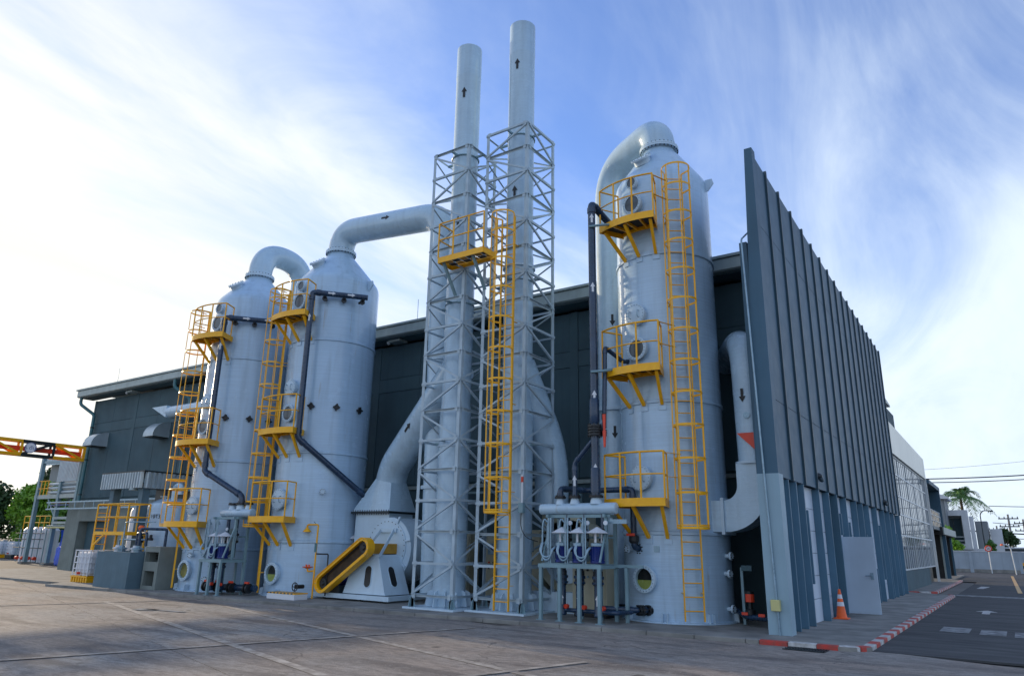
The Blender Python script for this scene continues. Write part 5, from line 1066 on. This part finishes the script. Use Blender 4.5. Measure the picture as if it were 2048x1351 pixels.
# sheds beyond the rack
def shed(x0, y0, x1, y1, h, hr, label, wall, roof):
    T = thing('shed', ((x0+x1)/2, (y0+y1)/2, 0), label, 'shed'); MB().box((x0, y0, 0), (x1, y1, h)).build('wall', wall, T)
    MB().prism([(x0-.4, y0-.5, h), (x0-.4, y0-.5, h+.12), (x0-.4, (y0+y1)/2, hr), (x0-.4, y1+.5, h+.12), (x0-.4, y1+.5, h)], (x1-x0+.8, 0, 0)).build('roof', roof, T); ribbed('fascia', (x0-.3, y0-.55), (x1+.3, y0-.55), h-.5, h+.1, int((x1-x0)*2), 'corr', T); return T
shed(-77, 33, -64, 42, 8.9, 9.9, 'blue-roofed shed seen over the crane beam', 'house_grey', 'corr_blue')
shed(-86, 35, -78.5, 43, 6.2, 7.2, 'low open shed with ribbed fascia among the left trees', 'dark_wall', 'roof_grey')
ax = thing('annex', (-52, 27, 0), 'annex with flat eave just behind the left corner of the hall', 'building'); MB().box((-49, 27, 0), (-44, 40, 9.9)).build('wall', 'dark_wall', ax); MB().box((-50.2, 26.6, 9.9), (-44, 40, 10.15)).build('eave', 'gutter', ax); MB().tube([(-49.4, 26.7, 9.9), (-49.2, 26.8, 9.3), (-49.1, 26.9, .1)], .08, 10, .2).build('downpipe', 'pipe_teal', ax, smooth=60)
bw = thing('boundary_wall', (-75, 29.5, 0), 'low pale boundary wall under the left trees', 'wall')
for i in range(12): MB().box((-110+3.9*i, 29.4, 0), (-110+3.9*i+3.8, 29.6, 1.35)).build('wall_panel', 'wall_block', bw); bar('wall_post', (-110.05+3.9*i, 29.5, 0), (-110.05+3.9*i, 29.5, 1.45), .25, .25, 'wall_block', bw)
# ------------------------------------------------------------------ vegetation
def rvec():
    while True:
        v = V(random.uniform(-1, 1), random.uniform(-1, 1), random.uniform(-1, 1))
        if .05 < v.length < 1: return v
def leaf_mass(clumps, n, size, bias=.75):
    vs = []; fs = []; tot = sum(r[0]*r[1]*r[2] for _, r in clumps)
    for c, r in clumps:
        for _ in range(int(n*r[0]*r[1]*r[2]/tot)):
            d = rvec().normalized()*random.uniform(bias**2, 1)**.5; p = Vector(c)+V(d.x*r[0], d.y*r[1], d.z*r[2])+rvec()*size*.8
            a = (rvec()+d*.5).normalized(); u = a.orthogonal().normalized(); u.rotate(Quaternion(a, random.uniform(0, 6.28))); w_ = a.cross(u); s = size*random.uniform(.6, 1.3); i = len(vs)
            vs += [p-u*s, p+w_*s*.45+a*s*.1, p+u*s, p-w_*s*.45+a*s*.1]; fs.append((i, i+1, i+2, i+3))
    return MB().add(vs, fs)
def tree(x, y, h, w, label, mat='leaf', n=5000, size=.22, group='trees behind the boundary wall', low=.25):
    T = thing('tree', (x, y, 0), label, 'tree', group)
    tr = MB().tube([(x, y, 0), (x+.1, y, h*.25), (x-.1, y+.1, h*.55), (x+.1, y, h*.8)], [.28, .22, .15, .06], 10).build('trunk', 'trunk', T, smooth=60)
    cl = []
    for i in range(14):
        a = random.uniform(0, 6.28); q = random.uniform(.15, 1)**.5; zz = random.uniform(low, .88); k_ = (1-abs(zz-.55)*1.1)
        p = V(x+math.cos(a)*w*.72*q*k_, y+math.sin(a)*w*.72*q*k_, h*zz); r = w*random.uniform(.28, .45); cl.append((p, (r, r, r*.8)))
        if i < 7: MB().tube([(x, y, h*.35), ((x+p.x)/2, (y+p.y)/2, (h*.35+p.z)/2+.2), p], [.11, .07, .03], 6).build('limb', 'trunk', tr)
    cl.append((V(x, y, h*.86), (w*.35, w*.35, h*.14)))
    leaf_mass(cl, n, size, .55).build('crown', mat, T); return T
tree(-74, 31.5, 6.6, 3.6, 'bright green leafy tree nearest the left picture edge', 'leaf_bright', 9000, .20); tree(-69.5, 32.0, 4.9, 2.4, 'smaller bright green tree right of the nearest left tree', 'leaf', 5000, .18)
tree(-84, 38, 9.3, 4.4, 'dark tall tree behind at the left picture edge', 'leaf_dark', 5000, .3); tree(-77, 45, 10.0, 4.6, 'dark round tree above the ribbed shed roof', 'leaf_dark', 5000, .3); tree(-69, 46, 10.2, 4.5, 'dark round tree showing between the rack columns', 'leaf_dark', 5000, .3); tree(-91, 34, 7.5, 4.2, 'dark tree at the far left behind the boundary wall', 'leaf_dark', 4000, .3)
tree(-66, 36, 5.5, 3.2, 'dark low tree behind the white tanks and rack', 'leaf_dark', 4500, .25); tree(-62, 38, 5.2, 3.0, 'dark low tree half hidden by the teal rack columns', 'leaf_dark', 4500, .25)
# ------------------------------------------------------------------ background on the right
FW = thing('perimeter_wall', (0, 85, 0), 'long pale grey perimeter wall across the end of the drive', 'wall')
for i in range(10): MB().box((-12+4.0*i, 85, 0), (-12+4.0*i+3.94, 85.15, 1.95)).build('wall_panel', 'wall_block', FW); bar('wall_post', (-12.03+4.0*i, 85.05, 0), (-12.03+4.0*i, 85.05, 2.02), .3, .26, 'wall_block', FW)
MB().box((-12, 84.93, 0), (28, 85, .35)).build('wall_foot', 'concrete', FW); MB().box((-12, 84.95, 1.955), (28, 85.2, 2.03)).build('coping', 'house_white', FW)
HS = thing('house', (-6, 95, 0), 'white modern house with framed balcony behind the perimeter wall', 'house')
MB().box((-7.5, 95, 0), (-3.5, 101, 2.3)).build('ground_floor', 'house_white', HS)
MB().box((-7.0, 95.6, 2.3), (-4.4, 101, 5.8)).build('upper_room', 'house_grey', HS)
for a, e in (((-6.6, 94.6, 5.75), (-4.15, 95.6, 6.35)), ((-4.75, 94.6, 2.2), (-4.15, 95.6, 5.75)), ((-7.0, 94.6, 2.2), (-4.75, 95.6, 2.75)), ((-7.0, 94.6, 2.75), (-6.55, 95.6, 5.75))): MB().box(a, e).build('balcony_frame', 'house_white', HS)
w_ = MB().box((-6.4, 95.52, 2.9), (-4.9, 95.59, 5.5)).build('window', 'glass', HS); bar('window_frame', (-5.65, 95.5, 2.9), (-5.65, 95.5, 5.5), .08, .06, 'dark_metal', w_)
for z in (3.1, 3.5): rod('balcony_rail', (-6.55, 94.7, z), (-4.75, 94.7, z), .035, 'mullion', HS)
MB().box((-4.1, 95.2, 0), (-3.7, 95.7, 5.7)).build('fin_wall', 'house_white', HS); MB().box((-3.65, 96, 2.3), (-2.5, 100, 5.2)).build('side_wing', 'house_grey', HS); MB().box((-3.7, 95.8, 1.6), (-2.3, 100, 2.3)).build('side_canopy', 'house_white', HS); MB().box((-2.4, 97, 0), (-1.3, 101, 4.4)).build('rear_wing', 'house_white', HS)
ribbed('louvre_fence', (-3.7, 94.9), (-2.4, 94.9), 0, 2.1, 8, 'mullion', HS, .03)
H2 = thing('house', (-8, 93, 0), 'grey clad house with pale gable roof behind the office', 'house'); MB().box((-10.5, 92, 0), (-6.0, 97, 7.4)).build('wall', 'house_grey', H2)
MB().prism([(-10.9, 91.5, 7.4), (-5.6, 91.5, 7.4), (-5.6, 91.5, 7.6), (-8.2, 91.5, 8.7), (-10.9, 91.5, 7.6)], (0, 6, 0)).build('roof', 'house_white', H2); ribbed('cladding', (-10.4, 91.93), (-6.1, 91.93), 3, 7.35, 14, 'house_grey', H2, .04)
# palm
PL = thing('palm_tree', (-4.3, 90, 0), 'feathery palm rising over the white house', 'palm tree')
px_, py_, pz_ = -5.0, 103.5, 8.2
MB().tube([(px_, py_, 0), (px_+.1, py_, 3.5), (px_, py_, pz_)], [.24, .18, .14], 10).build('trunk', 'trunk', PL, smooth=60)
def frond(az, el, L, droop):
    P = []; 
    for i in range(13):
        s = i/12; P.append(V(px_, py_, pz_)+V(math.cos(az), math.sin(az), 0)*L*s*math.cos(el)*(1-.12*s)+V(0, 0, L*s*math.sin(el)-droop*s*s*L))
    b_ = MB().tube(P, [.035*(1-.8*i/12) for i in range(13)], 5)
    for i in range(1, 13):
        t = (P[i]-P[i-1]).normalized(); side = t.cross(V(0, 0, 1)).normalized(); up_ = side.cross(t)
        for q in range(3):
            o_ = P[i-1].lerp(P[i], q/3); ll = L*.24*math.sin(math.pi*(.12+.8*i/13))
            for s in (-1, 1):
                tip = o_+side*s*ll*.75+t*ll*.5-V(0, 0, ll*random.uniform(.15, .5))+up_*random.uniform(-.05, .15); mid = o_.lerp(tip, .5)+up_*.05
                b_.add([o_, mid+t*.05, tip, mid-t*.05], [(0, 1, 2, 3)])
    b_.build('frond', 'palm', PL)
for i in range(24): frond(i*2.4+.3, (1.3, .95, .6, .3, .05)[i % 5], random.uniform(3.4, 4.5), random.uniform(.55, .95))
tree(-5.75, 86.5, 4.4, 1.3, 'bright green tall shrub above the perimeter wall beside the porch', 'leaf_bright', 3500, .16, 'shrubs behind the perimeter wall', .1)
tree(-1.2, 100, 4.6, 1.5, 'dark bushy tree right of the white house', 'leaf_dark', 3000, .2, 'shrubs behind the perimeter wall', .2); tree(2.2, 104, 3.8, 1.4, 'dark tree at the right picture edge behind poles', 'leaf_dark', 2500, .2, 'shrubs behind the perimeter wall', .2); tree(-2.4, 93, 3.2, .7, 'small reddish-green shrub before the white house wing', 'leaf', 1200, .15, 'shrubs behind the perimeter wall', .2)
# planter with hedge at the right edge
PN = thing('hedge_planter', (.35, 60, 0), 'clipped green hedge with yellow and black striped end at right edge', 'hedge'); leaf_mass([(V(1.6, 66, .75), (1.5, 2.2, .5))], 3000, .12, .5).build('hedge', 'leaf_bright', PN)
MB().box((.1, 63.6, 0), (3.1, 68.2, .35)).build('planter_wall', 'concrete', PN)
for i in range(6): MB().hexa([(.05, 63.5, .2*i), (.3, 63.5, .2*i), (.3, 63.62, .2*i), (.05, 63.62, .2*i), (.05, 63.5, .2*i+.2), (.3, 63.5, .2*i+.2), (.3, 63.62, .2*i+.2), (.05, 63.62, .2*i+.2)]).build('stripe_block', 'yellow' if i % 2 else 'black', PN)
# sign post, lamp, poles, wires
SG = thing('road_sign', (-2.55, 83.5, 0), 'round no-entry style traffic sign on a thin white pole by the perimeter wall', 'road sign'); rod('pole', (-2.4, 83.5, 0), (-2.4, 83.5, 2.0), .05, 'mullion', SG); d_ = MB().lathe((-2.4, 83.44, 2.25), [(.28, 0), (.28, .03)], 24, (0, -1, 0)).build('disc', 'sign_white', SG); MB().tube([(-2.4+.25*math.cos(t), 83.40, 2.25+.25*math.sin(t)) for t in [i*math.pi/12 for i in range(24)]], .045, 6, closed=True).build('ring', 'valve_red', d_); bar('slash', (-2.56, 83.4, 2.41), (-2.24, 83.4, 2.09), .04, .02, 'valve_red', d_); bar('symbol', (-2.5, 83.405, 2.15), (-2.3, 83.405, 2.35), .06, .02, 'black', d_)
LM = thing('lamp_post', (-.5, 80, 0), 'thin white lamp post with curved arm by the perimeter wall', 'lamp post'); MB().tube([(-.5, 80, 0), (-.62, 80, 2.3), (-.85, 80, 2.6), (-1.25, 80, 2.55)], .045, 8, .3).build('pole', 'mullion', LM, smooth=60); MB().lathe((-1.25, 80, 2.5), [(.14, 0), (.1, .12), (.03, .16)], 12).build('lamp_head', 'orange', LM)
def pole(x, y, h, label):
    T = thing('utility_pole', (x, y, 0), label, 'utility pole', 'utility poles'); MB().tube([(x, y, 0), (x, y, h)], [.16, .10], 8).build('pole', 'concrete', T, smooth=60); 
    for z in (h-.5, h-1.4): bar('crossarm', (x-1.0, y, z), (x+1.0, y, z), .1, .12, 'dark_metal', T)
    for z in (h-.5, h-1.4):
        for q in (-.9, -.4, .4, .9): MB().lathe((x+q, y, z+.06), [(.05, 0), (.06, .05), (.03, .2)], 8).build('insulator', 'dark_metal', T)
    return T
pole(-.55, 105, 6.3, 'slim utility pole rising over the wall at right'); pole(-2.2, 125, 5.6, 'far utility pole left of the slim one'); pole(.9, 112, 6.0, 'utility pole at the right picture edge'); pole(3.2, 118, 6.0, 'utility pole just past the right picture edge')
LH = thing('street_lamp', (-2.3, 92, 0), 'street lamp arm beside the palm fronds', 'lamp post'); MB().tube([(-2.9, 92, 0), (-2.9, 92, 5.8), (-2.6, 92, 6.15), (-1.9, 92, 6.1)], .05, 8, .3).build('pole', 'dark_metal', LH, smooth=60); MB().lathe((-1.85, 92, 6.0), [(.16, 0), (.16, .1), (.05, .16)], 12).build('lamp_head', 'dark_metal', LH)
def wire(p, q, sag, r, label):
    p, q = Vector(p), Vector(q); P = [p.lerp(q, i/16)-V(0, 0, sag*4*(i/16)*(1-i/16)) for i in range(17)]; tag(MB().tube(P, r, 5).build('overhead_wire', 'wire'), label, 'overhead wire', 'overhead wires')
wire((-14, 75, 8.45), (18, 75, 9.6), .8, .05, 'thick overhead cable, upper of the pair above the palm'); wire((-14, 75, 8.2), (18, 75, 9.35), .9, .04, 'overhead cable, lower of the pair above the palm'); wire((-14, 90, 10.4), (18, 90, 13.0), .8, .015, 'hair-thin overhead wire highest over the palm')
wire((-2.0, 92, 6.6), (14, 92, 6.75), .25, .035, 'overhead wire from the palm to the right edge'); wire((-1.9, 92, 4.9), (14, 92, 4.4), .3, .03, 'overhead wire below the street lamp'); wire((-4.5, 100, 4.3), (14, 100, 4.0), .35, .07, 'thick cable bundle low over the perimeter wall'); wire((-3, 108, 3.7), (14, 108, 3.6), .2, .04, 'lowest thin cable over the perimeter wall')
RF = thing('market_roof', (2, 100, 0), 'long dark low roof seen over the perimeter wall', 'shed'); MB().box((-1.5, 98, 2.0), (16, 104, 2.35)).build('roof', 'dark_metal', RF); MB().box((-1.5, 98, 2.355), (16, 104, 2.5)).build('roof_edge', 'house_white', RF)
for i in range(5): bar('post', (-1.2+3.5*i, 98.2, 0), (-1.2+3.5*i, 98.2, 2.0), .15, .15, 'concrete', RF)
# traffic cone
CO = thing('traffic_cone', (-4.0, 20.9, PZ), 'orange traffic cone with pale bands in front of the open door', 'traffic cone')
MB().box((-4.16, 20.72, PZ), (-3.82, 21.06, PZ+.03)).build('base', 'orange', CO, bevel=.01); MB().lathe((-3.99, 20.89, PZ+.03), [(.135, 0), (.125, .02), (.028, .68), (.02, .69)], 24).build('cone', 'orange', CO, smooth=40)
for z0, z1 in ((.28, .38), (.46, .56)):
    ra, rb = .125-.097*(z0-.02)/.66, .125-.097*(z1-.02)/.66; MB().lathe((-3.99, 20.89, PZ+.03), [(ra+.003, z0), (rb+.003, z1)], 24, cap=False).build('reflective_band', 'sign_white', CO, smooth=60)
